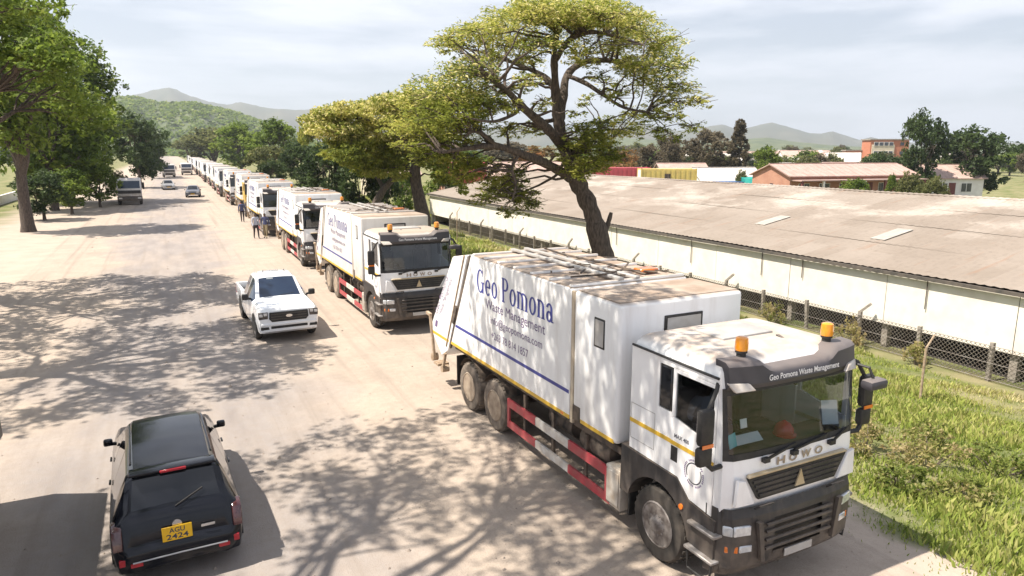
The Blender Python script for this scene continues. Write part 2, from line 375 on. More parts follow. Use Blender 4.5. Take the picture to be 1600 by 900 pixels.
# ------------------------------------------------------------------ refuse truck (local: y runs from the front to the back, -x is the driver's side)
PLAN = [(-1.24, .50), (-1.215, .27), (-1.10, .11), (-.85, .045), (-.45, .012), (0, 0), (.45, .012), (.85, .045), (1.10, .11), (1.215, .27), (1.24, .50)]
def plan(z_sf, i, back=.50, grow=0.0):
    x, off = PLAN[i]; k = (back - z_sf) / .5
    return (x * (1 + grow), z_sf + off * k)
def loft(mb, levels, i0, i1, m=0, back=.50, grow=0.0):
    for (za, sa), (zb, sb) in zip(levels[:-1], levels[1:]):
        for i in range(i0, i1):
            a = plan(sa, i, back, grow); b_ = plan(sa, i + 1, back, grow); c = plan(sb, i + 1, back, grow); d = plan(sb, i, back, grow)
            mb.quad((a[0], a[1], za), (b_[0], b_[1], za), (c[0], c[1], zb), (d[0], d[1], zb), m)
    return mb
def wheel(parent, x_out, s, r, wd, side, tm, rm, rear=False):
    """side -1: outer face towards -x"""
    k = -side
    mb = MB(); pr = []
    for a, q in [(.02, .60), (.0, .80), (.015, .93), (.06, .985), (.10, 1.0), (wd - .10, 1.0), (wd - .04, .97), (wd, .8), (wd, .5)]:
        pr.append((x_out + k * a, q * r))
    mb.lathe(pr, (0, s, r), 28)
    # tread blocks
    for j in range(30):
        t = 2 * PI * j / 30
        for q in (0, 1):
            M = Matrix.Translation((0, s, r)) @ Matrix.Rotation(t + q * .1, 4, 'X')
            a, c = x_out + k * (.05 + q * wd * .48), x_out + k * (.05 + q * wd * .48 + wd * .38)
            mb.box(min(a, c), max(a, c), -.022 * r / .55, .022 * r / .55, r * .985, r * 1.02, 0, M)
    o = mb.build('wheel', tm, parent, smooth=True)
    mb = MB(); d = .17 if rear else .03
    pr = [(x_out + k * .012, .61 * r), (x_out + k * .0, .57 * r), (x_out + k * .035, .54 * r), (x_out + k * (d + .05), .46 * r)]
    if rear: pr += [(x_out + k * (d + .06), .30 * r), (x_out + k * .06, .25 * r), (x_out + k * .04, .19 * r), (x_out + k * .09, .12 * r)]
    else: pr += [(x_out + k * .05, .36 * r), (x_out + k * .02, .30 * r), (x_out + k * -.01, .22 * r), (x_out + k * -.04, .18 * r), (x_out + k * -.05, .12 * r)]
    mb.lathe(pr, (0, s, r), 24)
    mb.build('rim', rm, o, smooth=True)
    mb = MB()
    for j in range(10):
        t = 2 * PI * j / 10; rr = .27 * r if not rear else .36 * r; xx = x_out + k * (.0 if not rear else d)
        mb.lathe([(xx, .018), (xx + k * .06, .018)], (0, s + rr * math.cos(t), r + rr * math.sin(t)), 6)
    if not rear:
        for j in range(10):
            t = 2 * PI * (j + .5) / 10; rr = .41 * r
            mb.lathe([(x_out + k * .036, .03), (x_out + k * .06, .03)], (0, s + rr * math.cos(t), r + rr * math.sin(t)), 8, m=1)
    tag(mb.build('wheel_nuts', [steel, black], o), kind='stuff')
    return o

def face_side(x, s0, z0, out=-1):
    """lettering frame on a side wall seen from -x: text runs towards the front (-y), up is +z"""
    M = Matrix(((0, 0, -1, x), (-1, 0, 0, s0), (0, 1, 0, z0), (0, 0, 0, 1)))
    return M
def face_front(x0, s, z):
    return Matrix(((1, 0, 0, x0), (0, 0, -1, s), (0, 1, 0, z), (0, 0, 0, 1)))

def make_truck(label):
    T = thing('refuse_truck', label, 'garbage truck', group='refuse trucks queued in a convoy along the road')
    # --- chassis
    mb = MB()
    for x in (-.42, .42): mb.box(x - .04, x + .04, .7, 9.3, .78, 1.04)
    for s in (1.0, 2.6, 3.4, 4.6, 5.8, 6.6, 7.7, 9.1): mb.box(-.379, .379, s, s + .1, .82, .98)
    for s in (1.6, 7.07, 8.42): mb.tube([(-1.0, s, .56), (1.0, s, .56)], .09, 8)
    mb.tube([(0, 1.8, .72), (0, 7.0, .62)], .07, 8)
    mb.box(-.38, .38, .7, 2.3, .5, 1.25); mb.box(-.6, .6, 4.5, 5.2, .55, .80); mb.box(-.5, .55, 5.4, 6.0, .5, .82)
    mb.box(-1.15, 1.15, 2.62, 9.4, 1.22, 1.335)
    mb.build('chassis', chassis, T)
    # --- wheels
    for sd in (-1, 1):
        wheel(T, sd * 1.24, 1.60, .565, .32, sd, tyre_m, rim_steel)
        for s in (7.07, 8.42):
            wheel(T, sd * 1.24, s, .56, .60, sd, tread_dust, rim_dust, True)
    # --- cab sides
    for sd in (-1, 1):
        x0, x1 = sorted((sd * 1.24, sd * 1.19))
        mb = MB()
        mb.prism([(1.36, 1.50), (2.30, 1.52), (2.30, 3.12), (1.655, 3.12), (1.655, 2.38), (1.365, 2.38)], x0, x1)
        mb.prism([(1.365, 3.025), (1.652, 3.025), (1.652, 3.12), (.50, 3.12), (.50, 3.035), (1.362, 3.035)][::-1], x0, x1)
        mb.build('cab_side', white_paint, T)
        xd0, xd1 = sorted((sd * 1.252, sd * 1.20))
        d = MB()
        d.prism([(.505, 1.235), (.93, 1.28), (1.18, 1.50), (1.355, 1.505), (1.355, 2.33), (1.29, 2.335), (.57, 2.20), (.505, 2.2)], xd0, xd1)
        d.prism([(.505, 2.205), (.56, 2.205), (.56, 3.03), (.505, 3.03)], xd0, xd1)
        d.prism([(1.295, 2.34), (1.355, 2.335), (1.355, 3.03), (1.295, 3.03)], xd0, xd1)
        d.prism([(.562, 2.975), (1.293, 2.975), (1.293, 3.03), (.562, 3.03)], xd0, xd1)
        do = d.build('door', white_paint, T, bevel=.006, seg=1)
        xh = sd * 1.256
        MB().box(min(xh, xh - sd * .02), max(xh, xh - sd * .02), 1.20, 1.34, 1.70, 1.92).build('handle', black, do, bevel=.004, seg=1)
        xg = sd * 1.226
        MB().prism([(.562, 2.202), (1.293, 2.337), (1.293, 2.973), (.562, 2.973)], xg - .003, xg + .003).build('door_window', side_glass, do)
        q = MB(); q.prism([(1.40, 2.40), (1.63, 2.40), (1.63, 3.0), (1.40, 3.0)], min(sd * 1.20, sd * 1.243), max(sd * 1.20, sd * 1.243))
        q.prism([(1.37, 2.385), (1.65, 2.385), (1.65, 3.02), (1.37, 3.02)], min(sd * 1.19, sd * 1.235), max(sd * 1.19, sd * 1.235), 1)
        q.build('quarter_window', [dark_glass, black], T, bevel=.012, seg=1)
        # recessed locker outline behind the door and drip rail
        l = MB(); xa, xb = sorted((sd * 1.2425, sd * 1.238))
        for a in ([1.72, 1.73, 1.68, 2.24], [2.27, 2.28, 1.68, 2.24], [1.73, 2.27, 2.23, 2.24], [1.73, 2.27, 1.68, 1.69]): l.box(xa, xb, a[0], a[1], a[2], a[3])
        l.build('locker_seam', grey_panel, T)
        l = MB(); l.tube([(sd * 1.25, .50, 3.125), (sd * 1.25, 2.28, 3.135)], .018, 6); l.build('drip_rail', black, T)
        # stripe
        l = MB(); xa, xb = sorted((sd * 1.2475, sd * 1.24)); l.box(xa, xb, 1.358, 2.298, 1.935, 1.995)
        xa, xb = sorted((sd * 1.2575, sd * 1.2)); l.box(xa, xb, .508, 1.353, 1.935, 1.995); l.build('cab_stripe', yellow, T)
    # --- cab front
    mb = MB(); low = [(1.28, .29), (1.42, .255), (1.60, .24), (1.86, .245), (2.06, .27)]
    loft(mb, low, 0, 10); up = [(2.06, .27), (2.52, .345), (2.98, .43)]
    loft(mb, up, 0, 1); loft(mb, up, 9, 10); loft(mb, [(2.98, .43), (3.12, .49)], 0, 10)
    mb.build('cab_front', white_paint, T, smooth=True)
    mb = MB(); loft(mb, up, 1, 9, grow=-.004); mb.build('windscreen', wind_glass, T, smooth=True)
    mb = MB()
    loft(mb, [(2.055, .262), (2.14, .276)], 1, 9, grow=.004); loft(mb, [(2.9, .408), (3.0, .425)], 1, 9, grow=.004)
    for i in (1, 8): 
        a0, a1 = plan(.27, i, grow=.004), plan(.27, i + 1, grow=.004); c0, c1 = plan(.428, i, grow=.004), plan(.428, i + 1, grow=.004)
        f = .55
        def L(p, q, k): return (p[0] + (q[0] - p[0]) * k, p[1] + (q[1] - p[1]) * k - .006)
        u0, u1 = ((0, f) if i == 1 else (1 - f, 1)); A, B, C_, D = L(a0, a1, u0), L(a0, a1, u1), L(c0, c1, u1), L(c0, c1, u0)
        mb.quad((*A, 2.12), (*B, 2.12), (*C_, 2.94), (*D, 2.94))
    mb.build('windscreen_seal', black, T)
    # roof with rounded shoulders
    ring0 = [plan(.49, i) for i in range(11)] + [(1.24, 1.2), (1.24, 1.8), (1.22, 2.25), (1.15, 2.30), (.4, 2.31), (-.4, 2.31), (-1.15, 2.30), (-1.22, 2.25), (-1.24, 1.8), (-1.24, 1.2)]
    mb = MB(); lv = [(3.118, 1.0), (3.19, .985), (3.25, .95), (3.295, .89), (3.33, .78), (3.345, .55)]; n = len(ring0); vs_ = []
    for z, k in lv: vs_ += [(x * k, 1.40 + (s - 1.40) * k, z) for x, s in ring0]
    fs_ = [(a * n + i, a * n + (i + 1) % n, (a + 1) * n + (i + 1) % n, (a + 1) * n + i) for a in range(len(lv) - 1) for i in range(n)] + [tuple(range((len(lv) - 1) * n, len(lv) * n))]
    mb.add(vs_, fs_); mb.build('cab_roof', body_white, T, smooth=True)
    mb = MB(); mb.box(-1.19, 1.19, 2.24, 2.295, 1.45, 3.10); mb.box(-1.18, 1.18, .6, 2.24, 1.42, 1.50); mb.build('cab_back', grey_panel, T)
    # roof hatch, ribs
    mb = MB(); mb.box(-.48, .48, 1.25, 1.85, 3.33, 3.375); mb.build('roof_hatch', grey_panel, T, bevel=.02)
    for x in (-.38, .30): mb = MB(); mb.bar((x, .62, 3.27), (x + .1, 1.1, 3.345), .05, .04); mb.build('roof_rib', trim_dark, T)
    # sun visor
    mb = MB(); cols = 20; V = []
    for j in range(cols + 1):
        x = -1.17 + 2.34 * j / cols; ax_ = abs(x); off = .15 * max(0, ax_ / 1.17 - .35) ** 2 * 2.0
        kk = min(1, max(0, (ax_ - .50) / .22)); kk = kk * kk * (3 - 2 * kk); top = 3.205 + .125 * kk
        V += [(x, .325 + off, 2.975), (x, .275 + off, 3.05), (x, .30 + off, top - .05), (x, .36 + off, top), (x, .60 + off * .5, top + .012), (x, .62, 3.0)]
    fs_ = [(j * 6 + a, j * 6 + a + 1, j * 6 + 7 + a, j * 6 + 6 + a) for j in range(cols) for a in range(5)] + [(0, 1, 2, 3, 4, 5), tuple(cols * 6 + a for a in range(6))]
    mb.add(V, fs_); mb.build('sun_visor', visor_mat, T, smooth=True)
    for sd in (-1, 1):
        mb = MB(); a = [(sd * .83, .268, 2.975), (sd * 1.12, .325, 2.965), (sd * 1.185, .40, 3.08), (sd * .92, .295, 3.07)]
        c = [(x, s + .05, z) for x, s, z in a]; mb.add(a + c, [(0, 1, 2, 3), (7, 6, 5, 4), (0, 4, 5, 1), (1, 5, 6, 2), (2, 6, 7, 3), (3, 7, 4, 0)])
        mb.build('visor_lamp', lens_clear if sd > 9 else grey_panel if False else pale_paint, T, bevel=.01, seg=1)
    text_part('visor_lettering', 'Geo Pomona Waste Management', white_print, T, face_front(-.62, .2705, 3.075) @ Matrix.Rotation(-.06, 4, 'X'), 1.30, .075, bold=.012)
    # beacons
    for x in (-.80, .80):
        b0 = MB(); b0.lathe([(3.30, .065), (3.38, .06), (3.39, .078), (3.42, .078)], (x, .60, 0), 16, 'z'); bo = b0.build('beacon', black, T, smooth=True)
        b1 = MB(); b1.lathe([(3.42, .082), (3.45, .087), (3.53, .085), (3.585, .078), (3.60, .05), (3.605, .02)], (x, .60, 0), 18, 'z'); b1.build('beacon_lens', amber_lens, bo, smooth=True)
    # badge letters, grille
    x = -.40
    for ch, wd in (('H', .15), ('O', .15), ('W', .19), ('O', .15)):
        text_part('badge_letter', ch, bronze, T, face_front(x, .243, 1.895), wd, .105, bold=.03); x += wd + .075
    mb = MB(); mb.prism([(-.93, 1.825), (.93, 1.825), (.91, 1.862), (-.91, 1.862)], .20, .262, 0, 'y'); mb.build('grille_bar', gold, T, bevel=.008, seg=1)
    mb = MB(); mb.prism([(-.92, 1.815), (.92, 1.815), (.72, 1.49), (-.72, 1.49)], .218, .26, 0, 'y'); g = mb.build('grille', black, T)
    for k, (z, hw) in enumerate(((1.755, .84), (1.685, .80), (1.615, .76), (1.545, .72))):
        mb = MB(); mb.box(-hw, hw, .20, .222, z - .017, z + .017); mb.build('grille_slat', trim_dark, g)
    mb = MB()
    for a in ([(-.09, 1.55), (.09, 1.55), (.0, 1.78)],): mb.prism(a, .180, .199, 0, 'y')
    mb.build('grille_emblem', gold, g)
    for sd in (-1, 1):
        mb = MB(); mb.prism([(sd * .96, 1.80), (sd * 1.10, 1.83), (sd * 1.12, 1.46), (sd * .78, 1.44)][::sd], .215, .27, 0, 'y')
        mb.build('front_quarter', white_paint, T, bevel=.01, seg=1)
    for a_, b_ in (((-.62, .225, 2.02), (-.05, .268, 2.12)), ((.62, .225, 2.02), (1.0, .30, 2.13)), ((-.10, .235, 2.05), (.55, .262, 2.13))):
        q = MB(); q.bar(a_, b_, .028); q.box(a_[0] - .05, a_[0] + .05, .20, .262, 1.985, 2.045); q.build('wiper', black, T)
    # --- bumper
    mb = MB(); loft(mb, [(.46, .25), (.58, .16), (.95, .13), (1.28, .16), (1.40, .21)], 0, 4, back=.60, grow=.012); loft(mb, [(.46, .25), (.58, .16), (.95, .13), (1.28, .16), (1.40, .21)], 6, 10, back=.60, grow=.012)
    loft(mb, [(.46, .25), (.58, .16), (.72, .14)], 4, 6, back=.6, grow=.012); loft(mb, [(1.2, .152), (1.28, .16), (1.40, .21)], 4, 6, back=.6, grow=.012)
    mb.box(-1.2, 1.2, .35, .6, .5, 1.38)
    bo = mb.build('bumper', trim_dark, T, smooth=True)
    mb = MB(); mb.box(-.46, .46, .20, .345, .73, 1.19); mb.build('bumper_recess', black, bo)
    for z in (.80, .92, 1.04, 1.14):
        mb = MB(); mb.box(-.62, .62, .115, .15, z - .02, z + .02); mb.build('bumper_slat', trim_dark, bo, bevel=.006, seg=1)
    for sd in (-1, 1):
        mb = MB(); mb.prism([(sd * .64, .64), (sd * .70, .64), (sd * .80, 1.22), (sd * .72, 1.22)][::sd], .105, .16, 0, 'y'); mb.build('bumper_fin', trim_dark, bo)
        def lamp(nm, xa, xb, za, zb, mt):
            pts = []
            for xx in (xa, xb):
                for i in range(10):
                    if PLAN[i][0] * 1.012 <= xx <= PLAN[i + 1][0] * 1.012:
                        k = (xx - PLAN[i][0] * 1.012) / ((PLAN[i + 1][0] - PLAN[i][0]) * 1.012); off = PLAN[i][1] + k * (PLAN[i + 1][1] - PLAN[i][1]); break
                pts.append((xx, .13 + off * .94 - .012))
            (x1, s1), (x2, s2) = pts; q = MB(); fr = [(x1, s1, za), (x2, s2, za), (x2, s2, zb), (x1, s1, zb)]; bk = [(x, s + .1, z) for x, s, z in fr]
            q.add(fr + bk, [(0, 1, 2, 3), (7, 6, 5, 4), (0, 4, 5, 1), (1, 5, 6, 2), (2, 6, 7, 3), (3, 7, 4, 0)]); return q.build(nm, mt, bo, bevel=.012, seg=1)
        e = sorted((sd * .86, sd * 1.10)); lamp('headlight', e[0], e[1], 1.04, 1.18, lens_clear)
        e = sorted((sd * 1.115, sd * 1.19)); lamp('headlight', e[0], e[1], 1.04, 1.18, lens_clear)
        e = sorted((sd * 1.03, sd * 1.17)); lamp('indicator', e[0], e[1], .80, .90, lens_orange)
        e = sorted((sd * .83, sd * 1.01)); lamp('fog_lamp', e[0], e[1], .80, .90, lens_clear)
    mb = MB(); mb.box(-.26, .26, .122, .135, .60, .71); mb.build('number_plate', grey_panel, bo)
    for sd in (-1, 1):
        mb = MB(); mb.tube([(sd * .80, .19, 1.39), (sd * .80, .12, 1.45), (sd * .55, .12, 1.45), (sd * .55, .19, 1.39)], .016, 6); mb.build('grab_bar', trim_dark, bo)
    # --- fenders, steps
    for sd in (-1, 1):
        arc = [(1.60 + .70 * math.cos(R(a)), .56 + .70 * math.sin(R(a))) for a in range(25, 181, 12)]
        arcL = arc[::-1]
        poly = [(.42, 1.21), (.93, 1.265), (1.18, 1.49), (2.46, 1.505), (2.48, .75), (2.27, .75)] + arc + [(.42, .60)]
        xa, xb = sorted((sd * 1.262, sd * .82))
        mb = MB(); mb.prism(poly, xa, xb); fo = mb.build('fender', trim_dark, T)
        xl = sorted((sd * 1.262, sd * 1.282)); MB().lathe([(xl[0], .04), (xl[1], .04)], (0, 1.06, 1.12), 12).build('marker_lamp', lens_orange, fo)
        for s0, s1, z in ((.34, .86, 1.0), (.36, .90, .62)):
            xa, xb = sorted((sd * 1.34, sd * 1.10)); mb = MB(); mb.box(xa, xb, s0, s1, z, z + .045); mb.build('step', steel, T, bevel=.01, seg=1)
        mb = MB(); mb.tube([(sd * 1.30, .40, .61), (sd * 1.30, .42, .34), (sd * 1.30, .84, .34), (sd * 1.30, .86, .61)], .018, 6); mb.build('step_loop', black, T)
        xa, xb = sorted((sd * 1.2, sd * .7)); mb = MB(); mb.box(xa, xb, 2.30, 2.34, .35, .74); mb.build('mud_flap', black, T)
        # mirrors
        xa, xb = sorted((sd * 1.40, sd * 1.62)); mb = MB(); mb.box(xa, xb, .36, .47, 2.32, 2.80); mo = mb.build('mirror', black, T, bevel=.04)
        mb = MB(); mb.box(xa, xb, .37, .48, 2.04, 2.30); mb.build('lower_mirror', black, mo, bevel=.04)
        mb = MB(); mb.box(xa + .02, xb - .02, .471, .478, 2.36, 2.76); mb.box(xa + .02, xb - .02, .481, .486, 2.08, 2.26); mb.build('mirror_glass', chrome, mo)
        mb = MB(); mb.box(xa + .02, xb - .02, .352, .362, 2.30, 2.35); mb.build('reflector', lens_orange, mo)
        mb = MB(); mb.tube([(sd * 1.20, .56, 3.06), (sd * 1.32, .46, 3.0), (sd * 1.46, .43, 2.78)], .028, 7); mb.build('mirror_arm', black, mo); mb = MB(); mb.tube([(sd * 1.2, .42, 1.98), (sd * 1.38, .40, 1.98), (sd * 1.46, .42, 2.06)], .035, 7); mb.build('mirror_arm', black, mo)
    mb = MB(); mb.box(1.06, 1.42, .02, .22, 2.72, 2.86); k = mb.build('kerb_mirror', visor_mat, T, bevel=.05); q = MB(); q.tube([(1.15, .42, 3.02), (1.22, .2, 3.0), (1.24, .14, 2.85)], .02, 6); q.build('kerb_mirror_arm', black, k)
    # --- cab interior
    mb = MB(); mb.box(-1.12, 1.12, .55, .95, 1.55, 2.02); mb.box(-1.0, -.25, .62, .9, 2.02, 2.12); mb.build('dashboard', dash_m, T, bevel=.03)
    for x in (-.62, .55):
        mb = MB(); mb.box(x - .25, x + .25, 1.15, 1.65, 1.72, 1.88); mb.box(x - .24, x + .24, 1.62, 1.78, 1.84, 2.55); mb.box(x - .14, x + .14, 1.64, 1.76, 2.57, 2.78); mb.build('seat', seat_m, T, bevel=.04)
    mb = MB(); pts = [(-.62 + .22 * math.cos(a), 1.02 - .05 * math.sin(a), 2.06 + .21 * math.sin(a)) for a in np.linspace(0, 2 * PI, 20)]; mb.tube(pts, .018, 6, cap=False); mb.bar((-.62, .9, 2.0), (-.62, 1.02, 2.06), .05); mb.build('steering_wheel', black, T)
    mb = MB(); mb.box(-1.16, 1.16, .60, 2.2, 3.06, 3.09); mb.build('head_lining', seat_m, T)
    # --- side gear
    for sd in (-1, 1):
        xa, xb = sorted((sd * 1.22, sd * .72)); mb = MB(); mb.box(xa, xb, 2.52, 2.92, .30, .98); bx = mb.build('battery_box', box_steel, T, bevel=.02)
        xc = sorted((sd * 1.222, sd * 1.235)); mb = MB(); mb.box(xc[0], xc[1], 2.56, 2.88, .36, .92); mb.build('box_lid', box_steel, bx, bevel=.004, seg=1)
        mb = MB(); mb.lathe([(3.0, .05), (3.0, .24), (3.05, .27), (3.85, .27), (3.9, .24), (3.9, .05)], (sd * .86, 0, 1.02), 20, 'y'); mb.build('air_tank', chassis, T, smooth=True)
        mb = MB(); mb.lathe([(4.3, .05), (4.3, .22), (5.1, .22), (5.1, .05)], (sd * .80, 0, 1.0), 16, 'y'); mb.build('fuel_tank', chassis, T, smooth=True)
        xa, xb = sorted((sd * 1.22, sd * 1.18))
        for z0, z1 in ((.75, .92), (.30, .45)):
            for s0, s1, mt in ((2.95, 4.09, red_paint), (4.09, 5.28, pale_paint), (5.28, 6.39, red_paint)):
                mb = MB(); mb.box(xa, xb, s0 + .002, s1 - .002, z0, z1); mb.build('guard_rail', mt, T)
        for s0, s1 in ((2.80, 2.948), (6.392, 6.47)): mb = MB(); mb.box(xa, xb, s0, s1, .30, .92); mb.build('guard_post', red_paint, T)
        for s in (3.6, 4.7, 5.8):
            ya = sorted((sd * 1.178, sd * 1.13)); mb = MB(); mb.box(ya[0], ya[1], s - .04, s + .04, .28, 1.2); mb.build('guard_bracket', chassis, T)
        # rear mudguards
        for s in (7.07, 8.42):
            mb = MB()
            for a in range(30, 150, 12):
                p = [(s + .66 * math.cos(R(q)), .60 + .63 * math.sin(R(q))) for q in (a, a + 12)]
                xi, xo = sorted((sd * 1.2, sd * .65)); mb.quad((xi, *p[0]), (xo, *p[0]), (xo, *p[1]), (xi, *p[1]))
            mb.build('mudguard', chassis, T)
        xa, xb = sorted((sd * 1.2, sd * .7)); mb = MB(); mb.box(xa, xb, 9.18, 9.21, .38, 1.1); mb.build('mud_flap', black, T)
    # --- body front module
    mb = MB(); mb.box(-1.25, 1.25, 2.62, 3.92, 1.39, 3.655); mod = mb.build('body_module', body_white, T, bevel=.07, seg=3)
    for sd in (-1, 1):
        xa, xb = sorted((sd * 1.20, sd * 1.257)); mb = MB(); mb.box(xa, xb, 3.0, 3.31, 2.84, 3.34); fo = mb.build('side_hatch', black, T, bevel=.02)
        xa, xb = sorted((sd * 1.21, sd * 1.262)); mb = MB(); mb.box(xa, xb, 3.03, 3.28, 2.87, 3.31); mb.build('hatch_panel', grey_panel, fo, bevel=.012, seg=1)
        xa, xb = sorted((sd * 1.2, sd * 1.254)); mb = MB(); mb.box(xa, xb, 2.70, 3.66, 1.40, 1.465); mb.build('module_stripe', yellow, T)
        xa, xb = sorted((sd * 1.2, sd * 1.252)); mb = MB(); mb.box(xa, xb, 3.67, 3.90, 1.395, 1.66); mb.build('latch_recess', chassis, T)
        # corner post between the module and the packer body
        xa, xb = sorted((sd * 1.20, sd * 1.245)); mb = MB(); mb.box(xa, xb, 3.925, 4.0, 1.30, 3.63); mb.build('body_post', post_beige, T)
    mb = MB(); mb.box(-.40, .38, 2.60, 2.625, 3.12, 3.40); fo = mb.build('front_hatch', black, T, bevel=.01, seg=1)
    mb = MB(); mb.box(-.35, .33, 2.592, 2.598, 3.15, 3.36); mb.build('hatch_panel', grey_panel, fo)
    # --- packer body
    SD = [(4.005, 1.335), (4.005, 3.66), (8.20, 3.66), (9.45, 1.335)]
    mb = MB(); mb.prism(SD, -1.25, 1.25); mb.build('packer_body', body_white, T, bevel=.025, seg=1)
    mb = MB(); mb.box(-1.2, 1.2, 4.03, 8.15, 3.661, 3.672); mb.build('roof_skin', roof_dust, T)
    mb = MB(); mb.box(-1.2, 1.2, 2.70, 3.85, 3.656, 3.667); mb.build('roof_skin', roof_dust, T)
    for s in (4.05, 4.75, 5.45, 6.15, 6.85, 7.5, 8.08):
        mb = MB(); mb.box(-1.21, 1.21, s, s + .09, 3.672, 3.715); mb.build('roof_beam', body_white, T, bevel=.006, seg=1)
    for x in (-.22, .12):
        mb = MB(); mb.box(x - .05, x + .05, 4.0, 8.18, 3.716, 3.765); mb.build('roof_rail', grey_panel, T, bevel=.008, seg=1)
    mb = MB(); 
    for k in range(26):
        s = 4.2 + 3.8 * random.random(); x = random.uniform(-1.1, 1.1); mb.bar((x, s, 3.735), (x + random.uniform(-.25, .25), s + random.uniform(-.25, .25), 3.735 + random.uniform(0, .04)), random.uniform(.02, .06), .02)
    mb.tube([(-.9, 4.6, 3.74), (-.3, 4.4, 3.77), (.3, 4.7, 3.76), (.8, 4.3, 3.74)], .02, 6); mb.tube([(.45, 4.2, 3.74), (.5, 5.5, 3.75), (.4, 7.0, 3.74), (.52, 8.0, 3.74)], .022, 6)
    mb.build('roof_hose', chassis, T)
    mb = MB(); mb.box(.55, .95, 4.45, 4.72, 3.716, 3.78); mb.build('warning_lamp', lens_orange, T, bevel=.02, seg=1)
    for sd in (-1, 1):
        xa, xb = sorted((sd * 1.2, sd * 1.256)); mb = MB(); mb.prism([(4.02, 1.345), (4.02, 1.415), (9.39, 1.415), (9.43, 1.345)], xa, xb); mb.build('body_stripe', yellow, T)
        xa, xb = sorted((sd * 1.2, sd * 1.2535)); mb = MB(); mb.prism([(4.04, 1.80), (4.04, 1.865), (9.10, 1.90), (9.13, 1.835)], xa, xb); mb.build('blue_stripe', blue_print, T)
        xa, xb = sorted((sd * 1.2, sd * 1.258)); mb = MB(); mb.box(xa, xb, 4.2, 4.3, 1.36, 1.40); mb.build('side_reflector', lens_orange, T)
    # lettering on the driver's side
    def words(name, out, s0, s1, z0, H, mt, word):
        if out < 0: M = Matrix(((0, 0, -1, -1.2545), (-1, 0, 0, s0), (0, 1, 0, z0), (0, 0, 0, 1)))
        else: M = Matrix(((0, 0, 1, 1.2545), (1, 0, 0, s1), (0, 1, 0, z0), (0, 0, 0, 1)))
        if name == 'name_lettering':
            mb = MB(); w0 = glyph_mb(word, MB(), M, H); glyph_mb(word, mb, M, H, (s0 - s1) / w0)
            return mb.build(name, mt, T)
        return text_part(name, word, mt, T, M, s0 - s1, H, bold=.0)
    for o_ in (-1, 1):
        words('name_lettering', o_, 7.86, 4.58, 2.93, .50, blue_print, 'Geo Pomona')
        words('trade_lettering', o_, 7.42, 4.88, 2.65, .20, small_print, 'Waste Management')
        words('address_lettering', o_, 7.18, 4.98, 2.36, .16, small_print, 'info@geopomona.com')
        words('phone_lettering', o_, 7.14, 5.52, 2.04, .16, small_print, '+263 78 814 1857')
    # --- tailgate
    mb = MB(); mb.prism([(8.36, 3.66), (9.28, 3.50), (10.72, 1.62), (10.70, 1.30), (10.08, .86), (9.64, 1.10)], -1.24, 1.24); mb.build('tailgate', body_white, T, bevel=.03, seg=1)
    for sd in (-1, 1):
        xa, xb = sorted((sd * 1.20, sd * 1.225)); mb = MB(); mb.bar((sd * 1.22, 8.27, 3.64), (sd * 1.22, 9.54, 1.22), .05, .07); mb.build('gate_gap', chassis, T)
        mb = MB(); mb.bar((sd * 1.255, 9.02, 2.35), (sd * 1.255, 9.25, 1.90), .05, .08); mb.build('gate_ram', chassis, T)
        xa, xb = sorted((sd * 1.2, sd * 1.246)); mb = MB(); mb.prism([(9.62, 1.33), (9.58, 1.40), (10.71, 1.40), (10.70, 1.33)], xa, xb); mb.build('gate_stripe', yellow, T)
        mb = MB(); mb.prism([(10.36, 1.55), (10.30, 1.72), (10.44, 1.72), (10.50, 1.55)], xa, xb); mb.build('gate_mark', small_print, T)
        mb = MB()
        mb.bar((sd * 1.26, 10.78, 1.75), (sd * 1.26, 10.55, .70), .06, .08); mb.bar((sd * 1.26, 10.75, 1.78), (sd * 1.26, 11.02, 1.80), .07, .07); mb.tube([(sd * 1.15, 10.62, .70), (sd * 1.3, 10.62, .70)], .1, 10)
        mb.box(min(sd * 1.3, sd * 1.0), max(sd * 1.3, sd * 1.0), 10.2, 10.5, .56, .62); mb.tube([(sd * 1.1, 10.0, .55), (sd * 1.28, 10.0, .55)], .09, 10); mb.bar((sd * 1.25, 10.0, .55), (sd * 1.25, 9.8, 1.0), .06)
        mb.build('lifting_arm', rust, T)
        mb = MB(); mb.bar((sd * 1.245, 8.55, 3.62), (sd * 1.245, 9.75, 1.2), .035, .03); mb.build('gate_edge', rust, T)
    mb = MB(); mb.box(-1.0, 1.0, 10.66, 10.74, 1.38, 2.2); mb.build('hopper_lip', chassis, T)
    ang = math.atan2(3.5 - 1.62, -(9.28 - 10.72))
    for k, (wd, s0, z0) in enumerate((('Geo Pomona', 10.36, 1.86), ('Waste Management', 10.12, 1.86))):
        M = face_side(-1.2435, s0, z0) @ Matrix.Rotation(ang, 4, 'Z'); text_part('gate_lettering', wd, small_print, T, M, 1.35, .15)
    # --- door emblem and small badge
    mb = MB()
    def arc3(r0, r1, a0, a1, n=14):
        for i in range(n):
            u, v = R(a0 + (a1 - a0) * i / n), R(a0 + (a1 - a0) * (i + 1) / n); P = lambda r, q: (-1.2545, .86 + r * math.cos(q), 1.69 + r * math.sin(q))
            mb.quad(P(r0, u), P(r1, u), P(r1, v), P(r0, v))
    arc3(.135, .152, -30, 120); arc3(.135, .152, 145, 310); mb.build('door_emblem', dark_print, T)
    mb = MB()
    for i in range(40):
        if i % 6 == 5: continue
        u = R(i * 9); v = u + R(5.5); P = lambda r, q: (-1.2545, .86 + r * math.cos(q), 1.69 + r * math.sin(q))
        mb.quad(P(.168, u), P(.195, u), P(.195, v), P(.168, v))
    mb.build('emblem_ring', small_print, T)
